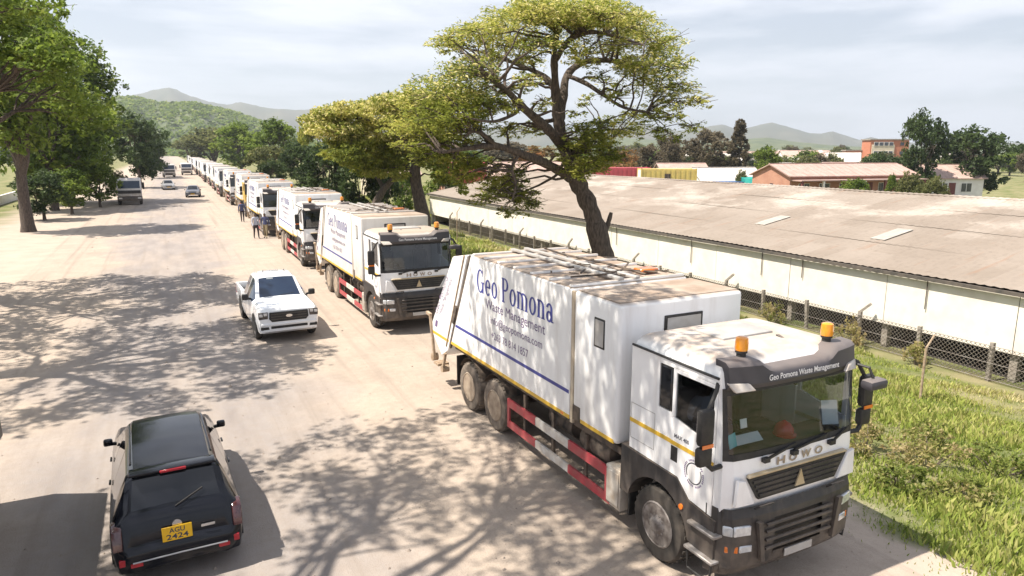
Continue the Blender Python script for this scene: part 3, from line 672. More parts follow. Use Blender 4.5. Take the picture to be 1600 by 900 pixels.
    text_part('cab_badge', 'MAX 400', dark_print, T, face_side(-1.2545, 1.28, 2.055), .30, .055, bold=.02)
    return T

YAW_T = R(1.2)
truck = make_truck('nearest white refuse truck with a red hard hat behind its windscreen')
truck.location = (7.27, 5.91, 0); truck.rotation_euler = (0, 0, YAW_T)
TRUCK_LABELS = ['second white refuse truck in the queue, beside the oncoming white pickup',
    'third white refuse truck, its beacons just above the roof of the second truck',
    'fourth white refuse truck, two people walking along its flank',
    None,
    'sixth refuse truck, white cab right behind the yellow-cabbed truck',
    'seventh refuse truck, level with the slate car on the road']
SMALL = ('wheel_nuts', 'roof_hose', 'wiper', 'step_loop', 'locker_seam', 'badge_letter', 'grab_bar', 'reflector', 'emblem_ring', 'door_emblem', 'cab_badge', 'gate_lettering', 'guard_bracket', 'seat', 'steering_wheel', 'head_lining', 'gate_mark', 'marker_lamp', 'drip_rail', 'side_reflector', 'visor_lettering', 'mirror_arm', 'kerb_mirror_arm')
TINY = SMALL + ('handle', 'quarter_window', 'cab_stripe', 'roof_hatch', 'roof_rib', 'grille_slat', 'grille_emblem', 'front_quarter', 'bumper_slat', 'bumper_fin', 'headlight', 'indicator', 'fog_lamp', 'number_plate', 'bumper_recess', 'step', 'mud_flap', 'lower_mirror', 'mirror_glass', 'kerb_mirror', 'battery_box', 'box_lid', 'air_tank', 'fuel_tank', 'mudguard', 'latch_recess', 'side_hatch', 'front_hatch', 'hatch_panel', 'roof_skin', 'roof_beam', 'roof_rail', 'warning_lamp', 'trade_lettering', 'address_lettering', 'phone_lettering', 'gate_gap', 'gate_ram', 'gate_stripe', 'lifting_arm', 'gate_edge', 'hopper_lip', 'visor_lamp', 'windscreen_seal', 'grille_bar', 'rim', 'module_stripe', 'dashboard', 'mirror', 'beacon')
def conv_x(y): return 7.12 + 1.3 * (max(0, y - 40) / 216.0) ** 2
ys_t = [21.35, 35.55, 50.6, 66.0, 81.2, 96.6] + [112 + 15.2 * k for k in range(15)]
body_grimy = dusty('body_grimy', (0.74, 0.72, 0.69), TAN, 1.3, 0.55, low=(1.25, 2.6, 0.5)); body_grey = dusty('body_faded', (0.70, 0.71, 0.72), TAN, 1.1, 0.5, low=(1.25, 2.1, 0.3))
yellow_cab = dusty('ochre_cab_paint', (0.62, 0.42, 0.10), TAN, 0.5, 0.4)
for i, y in enumerate(ys_t):
    c = copy_tree(truck, None, () if i < 2 else (SMALL if i < 5 else TINY))
    c.location = (conv_x(y), y, 0); c.rotation_euler = (0, 0, R([.6, -.3, .4, -.2, .3, 0][i]) if i < 6 else R(-.5))
    if i % 3 != 1:
        for ch in c.children:
            if ch.name.split('.')[0] in ('packer_body', 'body_module', 'cab_roof', 'tailgate'): ch.material_slots[0].link = 'OBJECT'; ch.material_slots[0].material = body_grimy if i % 3 == 0 else body_grey
    c.location.x += [0, .12, -.15, .1, .05, -.1][i % 6] if i > 1 else 0; c.location.y += [0, .3, -.5, .4, -.2, .5][i % 6] if i > 5 else 0
    if i == 3:
        c['label'] = 'refuse truck with a yellow cab in the queue of white ones'
        for ch in c.children:
            if ch.name.split('.')[0] in ('cab_front', 'cab_side', 'cab_roof', 'door'):
                for o2 in [ch]:
                    me = o2.data.copy(); me.materials[0] = yellow_cab; o2.data = me
    elif i < 6: c['label'] = TRUCK_LABELS[i]
    else: c['label'] = ['eighth', 'ninth', 'tenth', 'eleventh', 'twelfth', 'thirteenth', 'fourteenth', 'fifteenth', 'sixteenth', 'seventeenth', 'eighteenth', 'nineteenth', 'twentieth', 'twenty first', 'last'][i - 6] + ' white refuse truck in the queue, counting from the nearest one'

# ------------------------------------------------------------------ the driver, the hard hat and things on the dashboard of the nearest truck
def skin_person(name, joints, edges, radii, mats_fn, mats, parent=None, sub=2):
    me = bpy.data.meshes.new(name); me.from_pydata(joints, edges, [])
    tmp = bpy.data.objects.new(name, me); COL.objects.link(tmp)
    sk = tmp.modifiers.new('skin', 'SKIN'); sk.use_smooth_shade = True
    for i, r in enumerate(radii):
        r = r if isinstance(r, tuple) else (r, r); me.skin_vertices[0].data[i].radius = r
        me.skin_vertices[0].data[i].use_root = (i == 0)
    ss = tmp.modifiers.new('sub', 'SUBSURF'); ss.levels = sub; ss.render_levels = sub
    dg = bpy.context.evaluated_depsgraph_get(); m2 = bpy.data.meshes.new_from_object(tmp.evaluated_get(dg))
    bpy.data.objects.remove(tmp); m2.materials.clear()
    for q in mats: m2.materials.append(q)
    for p in m2.polygons: p.material_index = mats_fn(p.center)
    m2.shade_smooth(); m2.name = name
    o = bpy.data.objects.new(name, m2); COL.objects.link(o)
    if parent: o.parent = parent
    return o
def hand(joints, edges, radii, wrist, d, side, w0):
    """palm, four fingers and a thumb grown from joint index w0; d = unit direction of the hand, side = unit vector across the palm towards the thumb"""
    d = Vector(d).normalized(); s = Vector(side).normalized(); nrm = d.cross(s)
    base = Vector(wrist)
    def addj(p, r, prev): joints.append(tuple(p)); radii.append(r); edges.append((prev, len(joints) - 1)); return len(joints) - 1
    palm = addj(base + d * .06, (.030, .018), w0)
    for k, ln in enumerate((.075, .085, .08, .06)):
        off = s * (.03 - .02 * k); a = addj(base + d * .095 + off, .0095, palm); b_ = addj(base + d * (.095 + ln * .55) + off + nrm * .012, .0085, a); addj(base + d * (.095 + ln * .9) + off + nrm * .035, .0075, b_)
    a = addj(base + d * .045 + s * .04, .011, palm); addj(base + d * .085 + s * .058 + nrm * .01, .009, a)
def make_person(label, shirt, trousers, loc, rz, stride=.22, arm=.15, group=None, h=1.72, hat=None):
    """a standing or walking person facing -y"""
    r = thing('person', label, 'person', loc, rz, group); k = h / 1.72
    J, E, Rr = [], [], []
    def j(p, rad, prev=None):
        J.append((p[0] * k, p[1] * k, p[2] * k)); Rr.append(tuple(q * k for q in rad) if isinstance(rad, tuple) else rad * k)
        if prev is not None: E.append((prev, len(J) - 1))
        return len(J) - 1
    pel = j((0, 0, .94), (.150, .105)); wa = j((0, .0, 1.10), (.135, .095), pel); ch = j((0, .01, 1.30), (.165, .11), wa); sh = j((0, .015, 1.42), (.125, .085), ch)
    nk = j((0, .0, 1.50), .055, sh); hd0 = j((0, -.01, 1.58), (.068, .078), nk); hd1 = j((0, -.012, 1.655), (.072, .085), hd0); j((0, -.005, 1.705), (.05, .06), hd1)
    nose = j((0, -.105, 1.60), .012, hd0)
    for sd in (-1, 1):
        j((sd * .078, .0, 1.60), (.012, .02), hd0)
        hp = j((sd * .09, 0, .90), (.095, .10), pel); kn = j((sd * .10, -sd * stride * .55 - .03, .50), (.062, .065), hp); an = j((sd * .10, -sd * stride, .10), (.042, .045), kn)
        ft = j((sd * .11, -sd * stride - .10, .045), (.042, .032), an); j((sd * .115, -sd * stride - .19, .035), (.038, .025), ft)
        s0 = j((sd * .19, .01, 1.40), .066, sh); el = j((sd * .245, sd * arm * .4 + .04, 1.13), .045, s0); wr = j((sd * .25, sd * arm - .06, .89), .030, el)
        JJ, RR = J, Rr; hand(JJ, E, RR, J[wr], (0, sd * arm * .2 - .1, -1), (-sd * .2, -1, 0), wr)
    def pick(c):
        z = c.z / k; x = abs(c.x) / k
        if z < .085: return 3
        if z > 1.66 or (z > 1.57 and c.y / k > .03): return 4
        if z > 1.475: return 2
        if x > .19 and z < .90: return 2
        if x > .205 and z < 1.16 and False: return 2
        return 0 if z > .93 or x > .2 else 1
    skin_person('body', J, E, Rr, pick, [shirt, trousers, skin_m, shoe_m, hair_m], r)
    return r

def in_truck(x, s, z):
    c, sn = math.cos(YAW_T), math.sin(YAW_T); return (7.27 + x * c - s * sn, 5.91 + x * sn + s * c, z)
drv = thing('person', 'driver in a pale blue shirt at the wheel of the nearest truck', 'person', in_truck(-.62, 1.38, 1.89), YAW_T)
J, E, Rr = [], [], []
def jj(p, rad, prev=None):
    J.append(p); Rr.append(rad)
    if prev is not None: E.append((prev, len(J) - 1))
    return len(J) - 1
p0 = jj((0, .02, .10), (.15, .12)); wa = jj((0, .06, .28), (.14, .10), p0); chh = jj((0, .06, .46), (.17, .11), wa); shh = jj((0, .04, .57), (.12, .08), chh)
nk = jj((0, .02, .65), .055, shh); h0 = jj((0, 0, .73), (.068, .078), nk); h1 = jj((0, 0, .805), (.072, .085), h0); jj((0, 0, .85), (.05, .06), h1); jj((0, -.095, .75), .012, h0)
for sd in (-1, 1):
    jj((sd * .078, .01, .75), (.012, .02), h0)
    hp = jj((sd * .10, -.05, .08), .09, p0); kn = jj((sd * .14, -.42, .10), .065, hp); jj((sd * .14, -.50, -.28), .045, kn)
    s0 = jj((sd * .19, .03, .55), .065, shh)
    if sd < 0: el = jj((-.40, -.12, .44), .046, s0); wr = jj((-.40, -.36, .40), .032, el)
    else: el = jj((.24, -.12, .34), .046, s0); wr = jj((.17, -.33, .32), .032, el)
    hand(J, E, Rr, J[wr], (0, -1, -.05), (-sd, 0, .3), wr)
def pk(c):
    if c.z > .80 or (c.z > .72 and c.y > .04): return 3
    if c.z > .63 or (abs(c.x) > .12 and c.y < -.22 and c.z > .25): return 2
    return 1 if c.z < .13 else 0
skin_person('body', J, E, Rr, pk, [cloth_pale, cloth_dark, skin_m, hair_m], drv)

ht = thing('hard_hat', 'red hard hat lying behind the windscreen of the nearest truck', 'hard hat', in_truck(.24, .72, 2.022), 0)
mb = MB(); mb.lathe([(.0, .135), (.03, .142), (.09, .13), (.15, .09), (.18, .04), (.185, .01)], (0, 0, 0.012), 24, 'z'); mb.build('shell', helmet_m, ht, smooth=True)
mb = MB(); mb.lathe([(.0, .16), (.012, .162), (.014, .12)], (0, -.02, 0), 24, 'z'); mb.build('brim', helmet_m, ht, smooth=True)
mb = MB(); mb.tube([(0, .13, .05), (0, .10, .13), (0, 0, .20), (0, -.1, .13), (0, -.14, .05)], .016, 6); mb.build('ridge', helmet_m, ht, smooth=True)
def sheet_thing(name, label, cat, c, size, tilt, m_, rz=0):
    mb = MB(); M = Matrix.Translation(c) @ Matrix.Rotation(rz, 4, 'Z') @ Matrix.Rotation(tilt, 4, 'X')
    mb.box(-size[0] / 2, size[0] / 2, -.004, .004, 0, size[1], 0, M); o = mb.build(name, m_); return tag(o, label, cat)
sheet_thing('teal_folder', 'teal folder propped behind the windscreen of the nearest truck', 'folder', in_truck(-.93, .50, 2.14), (.18, .18), -.25, teal, .3)
sheet_thing('paper_sheets', 'white papers along the dashboard of the nearest truck', 'papers', in_truck(-.60, .53, 2.13), (.46, .14), -.9, paper)
sheet_thing('permit_card', 'small white permit card on the windscreen of the nearest truck', 'card', in_truck(-.80, .47, 2.40), (.11, .12), -.2, paper)
sheet_thing('notice_sheet', 'pale sheet leaning in the kerb side corner of the nearest truck windscreen', 'sheet', in_truck(.92, .50, 2.12), (.24, .34), -.3, paper, -.35)

# ------------------------------------------------------------------ cars
def car_shell(root, st, paint, glassm, side_open, top_open, smooth=True):
    """st: (y, z_sill, z_belt, z_top, w_low, w_belt, w_top); side_open / top_open: station gaps that are glazed"""
    def half(s):
        y, zs, zb, zt, wl, wb, wt = s
        return [(wl * .80, y, zs - .02), (wl * .95, y, zs), (wl * 1.0, y, zs + (zb - zs) * .45), (wl * .995, y, zs + (zb - zs) * .75), (wb, y, zb), (wt + (wb - wt) * .08, y, zb + (zt - zb) * .86), (wt * .86, y, zt), (wt * .45, y, zt + .018), (0, y, zt + .022)]
    H = [half(s) for s in st]; nh = len(H[0]); body = MB(); G = {}
    for j in range(len(st) - 1):
        for i in range(nh - 1):
            for sd in (1, -1):
                q = [H[j][i], H[j][i + 1], H[j + 1][i + 1], H[j + 1][i]]; q = [(sd * x, y, z) for x, y, z in q]
                dst = body
                if i == 4 and j in side_open: dst = G.setdefault(('side_window', j, sd), MB())
                elif i in (6, 7) and j in top_open: dst = G.setdefault(('windscreen' if j != min(top_open) or len(top_open) < 2 else 'rear_window', j, 0), MB())
                dst.quad(*q)
    for k in (0, len(st) - 1):
        pts = H[k] + [(-x, y, z) for x, y, z in H[k][-2::-1]]; body.add(pts, [tuple(range(len(pts)))])
    def fin(mb, nm, m_):
        o = mb.build(nm, m_, root); me = o.data; bm = bmesh.new(); bm.from_mesh(me); bmesh.ops.remove_doubles(bm, verts=bm.verts, dist=.0005); bmesh.ops.recalc_face_normals(bm, faces=bm.faces); bm.to_mesh(me); bm.free(); me.shade_smooth(); me.set_sharp_from_angle(angle=R(32)); return o
    b_ = fin(body, 'body', paint); 
    for (nm_, _, _), q_ in G.items(): fin(q_, nm_, glassm)
    return b_
def car_wheels(root, ys_, half_w, r, tm=None):
    for y in ys_:
        for sd in (-1, 1):
            mb = MB(); k = -sd; xo = sd * (half_w + .005)
            mb.lathe([(xo + k * a, q * r) for a, q in [(.015, .62), (.0, .7), (.01, .93), (.05, 1.0), (.19, 1.0), (.22, .9), (.22, .5)]], (0, y, r), 24); o = mb.build('wheel', tm or tyre_clean, root, smooth=True)
            mb = MB(); mb.lathe([(xo + k * a, q * r) for a, q in [(.012, .64), (.02, .55), (.05, .5), (.03, .2), (.02, .1)]], (0, y, r), 20); mb.build('rim', rim_steel, o, smooth=True)
            mb = MB(); n = 14; c = [(y + r * 1.2 * math.cos(PI * i / n), r * 1.0 + r * 1.18 * math.sin(PI * i / n)) for i in range(n + 1)]
            x0, x1 = sorted((sd * (half_w - .05), sd * (half_w + .003))); mb.prism(c + [(y - r * 1.2, r * .75), (y + r * 1.2, r * .75)], x0, x1); mb.build('wheel_arch', black, root)

# black estate car, seen from behind (local y = 0 at the rear bumper)
def make_estate(label):
    T = thing('estate_car', label, 'car')
    st = [(.0, .33, .49, .55, .64, .64, .60), (.03, .29, .54, .60, .72, .71, .66), (.08, .27, .57, .64, .79, .77, .70), (.12, .26, .84, .90, .815, .775, .68), (.18, .25, .93, 1.01, .835, .785, .67), (.25, .25, .95, 1.07, .85, .79, .66), (.50, .25, .96, 1.44, .86, .80, .60), (.60, .25, .965, 1.495, .86, .80, .585), (.70, .25, .965, 1.505, .86, .80, .58),
          (1.55, .24, .96, 1.53, .865, .80, .585), (1.63, .24, .96, 1.532, .865, .80, .585), (2.45, .24, .95, 1.52, .865, .80, .585), (2.55, .24, .95, 1.51, .865, .80, .58), (2.85, .24, .94, 1.46, .865, .80, .56), (3.50, .25, .93, 1.02, .86, .80, .72), (3.62, .25, .92, .985, .86, .80, .74), (4.25, .26, .84, .88, .84, .77, .72), (4.42, .28, .70, .74, .80, .74, .68), (4.50, .34, .56, .60, .70, .66, .62)]
    car_shell(T, st, black_car, dark_glass, (8, 10, 12, 13), (5, 13))
    car_wheels(T, (.85, 3.55), .865, .32)
    mb = MB(); mb.box(-.56, .56, .40, .62, 1.49, 1.535); mb.build('spoiler', black_car, T, bevel=.015)
    MB().box(-.17, .17, .385, .41, 1.485, 1.525).build('brake_lamp', lens_red, T, bevel=.008, seg=1)
    for x in (-.53, .53):
        mb = MB(); mb.tube([(x, .75, 1.545), (x, .9, 1.575), (x, 2.2, 1.59), (x, 2.4, 1.56)], .016, 6); mb.build('roof_bar', black_car, T, smooth=True)
    for sd in (-1, 1):
        x0, x1 = sorted((sd * .70, sd * .826)); mb = MB(); mb.prism([(.04, .62), (.12, .62), (.30, .93), (.26, .97), (.085, .90)], x0, x1); mb.build('tail_lamp', smoked_red, T, bevel=.01, seg=1)
        x0, x1 = sorted((sd * .48, sd * .63)); mb = MB(); mb.box(x0, x1, -.012, .03, .37, .43); mb.build('reflector', lens_red, T, bevel=.006, seg=1)
        x0, x1 = sorted((sd * .68, sd * .765)); mb = MB(); mb.box(x0, x1, .02, .07, .40, .50); mb.build('reflector', lens_red, T, bevel=.006, seg=1)
        x0, x1 = sorted((sd * .83, sd * .97)); mb = MB(); mb.box(x0, x1, 3.12, 3.22, .97, 1.09); mo = mb.build('mirror', black_car, T, bevel=.03)
        mb = MB(); mb.bar((sd * .78, 3.2, .98), (sd * .88, 3.17, 1.0), .05); mb.build('mirror_arm', black, mo)
        for y in (1.9, 2.85):
            x0, x1 = sorted((sd * .855, sd * .885)); mb = MB(); mb.box(x0, x1, y, y + .16, .80, .83); mb.build('handle', black_car, T, bevel=.008, seg=1)
        x0, x1 = sorted((sd * .55, sd * .76)); mb = MB(); mb.box(x0, x1, 4.36, 4.46, .58, .70); mb.build('headlight', lens_clear, T, bevel=.02)
    mb = MB(); mb.lathe([(.062, .0), (.062, .062), (.085, .062)], (-.02, 0, .84), 20, 'y'); mb.build('boot_badge', chrome, T, smooth=True)
    tilt = Matrix.Translation((-.03, .025, .63)) @ Matrix.Rotation(-.12, 4, 'X')
    mb = MB(); mb.box(-.19, .19, -.012, 0, 0, .20, 0, tilt); pl = mb.build('number_plate', plate_yellow, T, bevel=.004, seg=1)
    F0 = tilt @ Matrix(((1, 0, 0, 0), (0, 0, -1, -.0135), (0, 1, 0, 0), (0, 0, 0, 1)))
    text_part('plate_letters', 'AGU', dark_print, pl, F0 @ Matrix.Translation((-.10, .112, 0)), .20, .065, bold=.02)
    text_part('plate_digits', '2424', dark_print, pl, F0 @ Matrix.Translation((-.14, .022, 0)), .28, .07, bold=.02)
    mb = MB(); mb.box(.28, .46, .045, .06, .72, .755); mb.build('model_badge', chrome, T)
    mb = MB(); mb.tube([(-.60, -.012, .44), (0, -.02, .45), (.60, -.012, .44)], .012, 6); mb.build('bumper_trim', silver_car, T)
    mb = MB(); mb.bar((-.02, .17, 1.06), (.35, .30, 1.20), .015); mb.build('rear_wiper', black, T)
    mb = MB(); mb.box(-.6, .6, .6, 3.6, .22, .28); mb.box(-.74, .74, .75, 2.9, .5, .9); mb.build('cabin_floor', black, T)
    return T
est = make_estate('black estate car with a yellow number plate, seen from behind')
est.location = (-.27, 9.98, 0); est.rotation_euler = (0, 0, R(2.5))

# white pickup coming towards us (local y = 0 at the front bumper)
def make_pickup(label):
    T = thing('pickup_truck', label, 'pickup')
    st = [(.0, .42, .60, .66, .78, .76, .72), (.05, .36, .92, 1.02, .88, .86, .80), (.14, .34, 1.03, 1.10, .92, .89, .82), (.5, .34, 1.06, 1.15, .935, .90, .80), (1.30, .34, 1.10, 1.20, .94, .90, .78), (1.42, .34, 1.11, 1.215, .94, .90, .76), (2.10, .34, 1.12, 1.74, .94, .90, .64), (2.24, .34, 1.12, 1.795, .94, .90, .62), (2.62, .34, 1.12, 1.815, .94, .90, .63), (2.70, .34, 1.12, 1.815, .94, .90, .63), (3.20, .34, 1.12, 1.80, .94, .90, .63), (3.32, .34, 1.12, 1.74, .94, .90, .62), (3.50, .34, 1.12, 1.20, .94, .90, .78), (3.53, .34, .84, .86, .94, .93, .90), (5.25, .36, .84, .86, .93, .92, .88), (5.32, .40, .62, .64, .9, .88, .84)]
    car_shell(T, st, white_car, blue_glass, (5, 6, 7, 9, 10), (5, 11))
    car_wheels(T, (.92, 4.14), .94, .385)
    mb = MB()
    for sd in (-1, 1):
        x0, x1 = sorted((sd * .93, sd * .83)); mb.box(x0, x1, 3.535, 5.25, .8, 1.12)
    mb.box(-.93, .93, 5.255, 5.31, .62, 1.12); mb.build('bed_side', white_car, T, bevel=.02)
    mb = MB(); mb.box(-.826, .826, 3.54, 5.25, .885, .90); mb.build('bed_liner', black, T)
    mb = MB(); mb.prism([(-.52, .70), (.52, .70), (.60, .80), (.58, 1.0), (-.58, 1.0), (-.60, .80)], -.015, .06, 0, 'y'); g = mb.build('grille', black, T, bevel=.01, seg=1)
    for z in (.78, .86, .94):
        mb = MB(); mb.box(-.54, .54, -.02, -.016, z - .012, z + .012); mb.build('grille_slat', trim_dark, g)
    mb = MB(); mb.lathe([(-.032, .01), (-.032, .1), (-.018, .1)], (0, 0, .87), 18, 'y'); o = mb.build('grille_badge', chrome, g); o.scale = (1, 1, .45); o.location = (0, 0, .87 * .55)
    for sd in (-1, 1):
        def pc(pts, y0, y1, nm, m_, bv=.012): 
            q = MB(); q.prism([(sd * x, z) for x, z in pts], y0, y1, 0, 'y'); return q.build(nm, m_, T, bevel=bv, seg=1)
        pc([(.63, .80), (.90, .80), (.90, 1.01), (.63, 1.02)], .012, .16, 'headlight_housing', trim_dark)
        pc([(.65, .90), (.76, .90), (.76, 1.0), (.65, 1.0)], .004, .05, 'headlight', lens_clear); pc([(.78, .88), (.89, .88), (.89, .98), (.78, .98)], .004, .06, 'headlight', lens_clear)
        pc([(.60, .46), (.86, .46), (.86, .56), (.62, .56)], -.005, .08, 'fog_lamp', black)
        x0, x1 = sorted((sd * .96, sd * 1.17)); q = MB(); q.box(x0, x1, 1.55, 1.68, 1.15, 1.34); mo = q.build('mirror', black, T, bevel=.04)
        q = MB(); q.bar((sd * .88, 1.66, 1.16), (sd * 1.0, 1.62, 1.2), .06); q.build('mirror_arm', black, mo)
        for y in (2.45, 3.25):
            x0, x1 = sorted((sd * .945, sd * .965)); q = MB(); q.box(x0, x1, y - .1, y + .08, .99, 1.03); q.build('handle', black, T)
        q = MB(); q.tube([(sd * .35, 2.4, 1.845), (sd * .34, 2.45, 1.95)], .012, 5); q.build('aerial', black, T)
        q = MB(); q.box(*sorted((sd * .86, sd * .93)), 5.20, 5.325, .75, 1.05); q.build('tail_lamp', lens_red, T)
    mb = MB(); mb.box(-.56, .56, -.012, .03, .48, .57); mb.build('air_intake', black, T, bevel=.02)
    mb = MB(); mb.box(-.84, .84, -.03, .05, .585, .66); mb.build('bumper', white_car, T, bevel=.025)
    mb = MB(); mb.box(-.75, .75, .02, .09, .34, .455); mb.build('skid_plate', silver_car, T, bevel=.02)
    mb = MB(); mb.bar((-.06, .10, 1.135), (-.07, .9, 1.185), .012, .01); mb.bar((.0, 1.44, 1.25), (.45, 1.5, 1.29), .014); mb.build('bonnet_seam', black, T)
    mb = MB(); mb.box(-.30, -.10, 2.03, 2.06, 1.66, 1.74); mb.build('windscreen_sticker', paper, T)
    mb = MB(); mb.box(-.7, .7, .2, 5.1, .30, .5); mb.build('underbody', black, T)
    return T
pk_ = make_pickup('white pickup driving towards us past the second refuse truck'); pk_.location = (3.05, 22.2, 0); pk_.rotation_euler = (0, 0, R(2))

# far saloon cars and lorries
def make_saloon(label, paint, loc, rz):
    T = thing('saloon_car', label, 'car', loc, rz)
    st = [(.0, .35, .52, .56, .70, .68, .64), (.06, .28, .72, .78, .82, .80, .74), (.9, .27, .86, .93, .86, .80, .72), (1.0, .27, .87, .95, .86, .80, .70), (1.65, .27, .9, 1.38, .86, .80, .58), (1.8, .27, .9, 1.42, .86, .80, .56), (2.5, .27, .9, 1.43, .86, .80, .56), (2.6, .27, .9, 1.42, .86, .80, .56), (3.1, .27, .9, 1.36, .86, .80, .57), (3.6, .28, .9, 1.0, .86, .80, .70), (4.3, .29, .88, .95, .84, .79, .72), (4.4, .36, .6, .66, .76, .74, .68)]
    car_shell(T, st, paint, dark_glass, (4, 5, 7, 8), (3, 8)); car_wheels(T, (.8, 3.4), .86, .31)
    mb = MB(); mb.box(-.42, .42, -.01, .05, .50, .62); mb.build('grille', black, T, bevel=.01, seg=1)
    for sd in (-1, 1):
        x0, x1 = sorted((sd * .46, sd * .74)); mb = MB(); mb.box(x0, x1, .0, .12, .60, .72); mb.build('headlight', lens_clear, T, bevel=.015, seg=1)
        x0, x1 = sorted((sd * .86, sd * 1.0)); mb = MB(); mb.box(x0, x1, 1.35, 1.45, .9, 1.0); mb.build('mirror', black, T, bevel=.015, seg=1)
    mb = MB(); mb.box(-.24, .24, -.015, -.008, .40, .49); mb.build('number_plate', plate_yellow, T)
    return T
sl = make_saloon('slate grey saloon car on the road beside the queue', slate_car, (2.65, 98.0, 0), R(-4))
sv = copy_tree(sl); sv.location = (0.05, 118.0, 0); sv.rotation_euler = (0, 0, R(3)); sv['label'] = 'pale silver saloon car in the middle of the dusty road'
for ch in sv.children:
    if ch.name.startswith('body'): me = ch.data.copy(); me.materials[0] = silver_car; ch.data = me

lorry_white = dusty('lorry_white', (0.72, 0.71, 0.70), TAN, 0.6, 0.5, low=(1.1, 1.9, 0.7))
def make_lorry(label, loc, rz, tip=True):
    T = thing('lorry', label, 'lorry', loc, rz, None)
    mb = MB(); mb.prism([(.0, .95), (.0, 1.9), (.12, 2.75), (.3, 2.9), (2.0, 2.9), (2.0, .95)], -1.2, 1.2); mb.build('cab', lorry_white, T, bevel=.08)
    mb = MB(); mb.prism([(-.02, 1.82), (.085, 2.62), (.13, 2.62), (.05, 1.82)], -1.05, 1.05); mb.build('windscreen', blue_glass, T)
    mb = MB(); mb.box(-1.1, 1.1, -.03, .03, 1.25, 1.6); mb.build('grille', trim_dark, T, bevel=.01, seg=1)
    mb = MB(); mb.box(-1.22, 1.22, -.08, .4, .45, .93); mb.build('bumper', trim_dark, T, bevel=.04)
    for sd in (-1, 1):
        x0, x1 = sorted((sd * .75, sd * 1.1)); mb = MB(); mb.box(x0, x1, -.1, -.05, .68, .84); mb.build('headlight', lens_clear, T)
        x0, x1 = sorted((sd * 1.18, sd * 1.22)); mb = MB(); mb.prism([(.35, 1.85), (1.2, 1.85), (1.2, 2.6), (.45, 2.6)], x0, x1); mb.build('door_window', dark_glass, T)
        x0, x1 = sorted((sd * 1.3, sd * 1.5)); mb = MB(); mb.box(x0, x1, .1, .2, 1.7, 2.45); mb.build('mirror', black, T, bevel=.03, seg=1)
        for y in (1.1, 5.2, 6.5):
            mb = MB(); xo = sd * 1.2; mb.lathe([(xo - sd * a, q) for a, q in [(.02, .28), (.0, .4), (.05, .52), (.3, .52), (.32, .4)]], (0, y, .52), 18); mb.build('wheel', tyre_m, T, smooth=True)
    mb = MB(); mb.prism([(2.15, 1.15), (2.15, 2.75), (7.4, 2.65), (7.6, 1.15)], -1.22, 1.22); mb.build('load_body', trim_dark if tip else lorry_white, T, bevel=.04)
    mb = MB(); mb.box(-.45, .45, .5, 7.4, .7, 1.1); mb.build('chassis', chassis, T)
    return T
l1 = make_lorry('white cabbed tipper lorry under the left roadside tree', (-3.9, 87.5, 0), R(2))
l2 = copy_tree(l1); l2.location = (0.4, 172, 0); l2['label'] = 'white lorry far down the road in the dust, left of the convoy'
l3 = copy_tree(l1); l3.location = (4.2, 186, 0); l3.rotation_euler = (0, 0, R(-2)); l3['label'] = 'white lorry far down the road, right beside the end of the convoy'
l4 = copy_tree(l1); l4.location = (-4.12, 6.3, 0); l4.rotation_euler = (0, 0, 0); l4['label'] = 'unseen lorry on the left, standing in for the vehicle whose shadow reaches the road'  # added out of view, tall enough for its shadow to reach the road
for q in (l1, l2, l3, l4): q['group'] = 'oncoming lorries'

# people on foot along the queue
make_person('person in a pale shirt and dark trousers walking beside the fourth truck', cloth_pale, cloth_dark, (5.12, 50.4, 0), R(10), .20, .14)
make_person('person in dark blue top and khaki trousers, right of the pale shirted one', cloth_blue, cloth_khaki, (5.72, 50.3, 0), R(-25), .12, .10)
make_person('person in dark blue standing by the yellow-cabbed truck', cloth_blue, cloth_dark, (5.35, 62.6, 0), R(170), .16, .12, h=1.76)

# ------------------------------------------------------------------ foliage
def leaf_mat(name, stops, trans=0.5):
    m = bpy.data.materials.new(name); m.use_nodes = True; t = m.node_tree; t.nodes.clear()
    o = t.nodes.new("ShaderNodeOutputMaterial"); a = t.nodes.new("ShaderNodeAttribute"); a.attribute_name = 'tint'
    r = t.nodes.new("ShaderNodeValToRGB"); e = r.color_ramp.elements
    while len(e) < len(stops): e.new(0.5)
    for k, (p, c) in enumerate(stops): e[k].position = p; e[k].color = (*c, 1)
    t.links.new(a.outputs['Fac'], r.inputs[0])
    d = t.nodes.new("ShaderNodeBsdfPrincipled"); d.inputs['Roughness'].default_value = 0.55; d.inputs['Specular IOR Level'].default_value = 0.25
    tr = t.nodes.new("ShaderNodeBsdfTranslucent"); mxs = t.nodes.new("ShaderNodeMixShader"); mxs.inputs[0].default_value = trans
    t.links.new(r.outputs[0], d.inputs['Base Color']); t.links.new(r.outputs[0], tr.inputs[0])
    t.links.new(d.outputs[0], mxs.inputs[1]); t.links.new(tr.outputs[0], mxs.inputs[2]); t.links.new(mxs.outputs[0], o.inputs[0]); return m
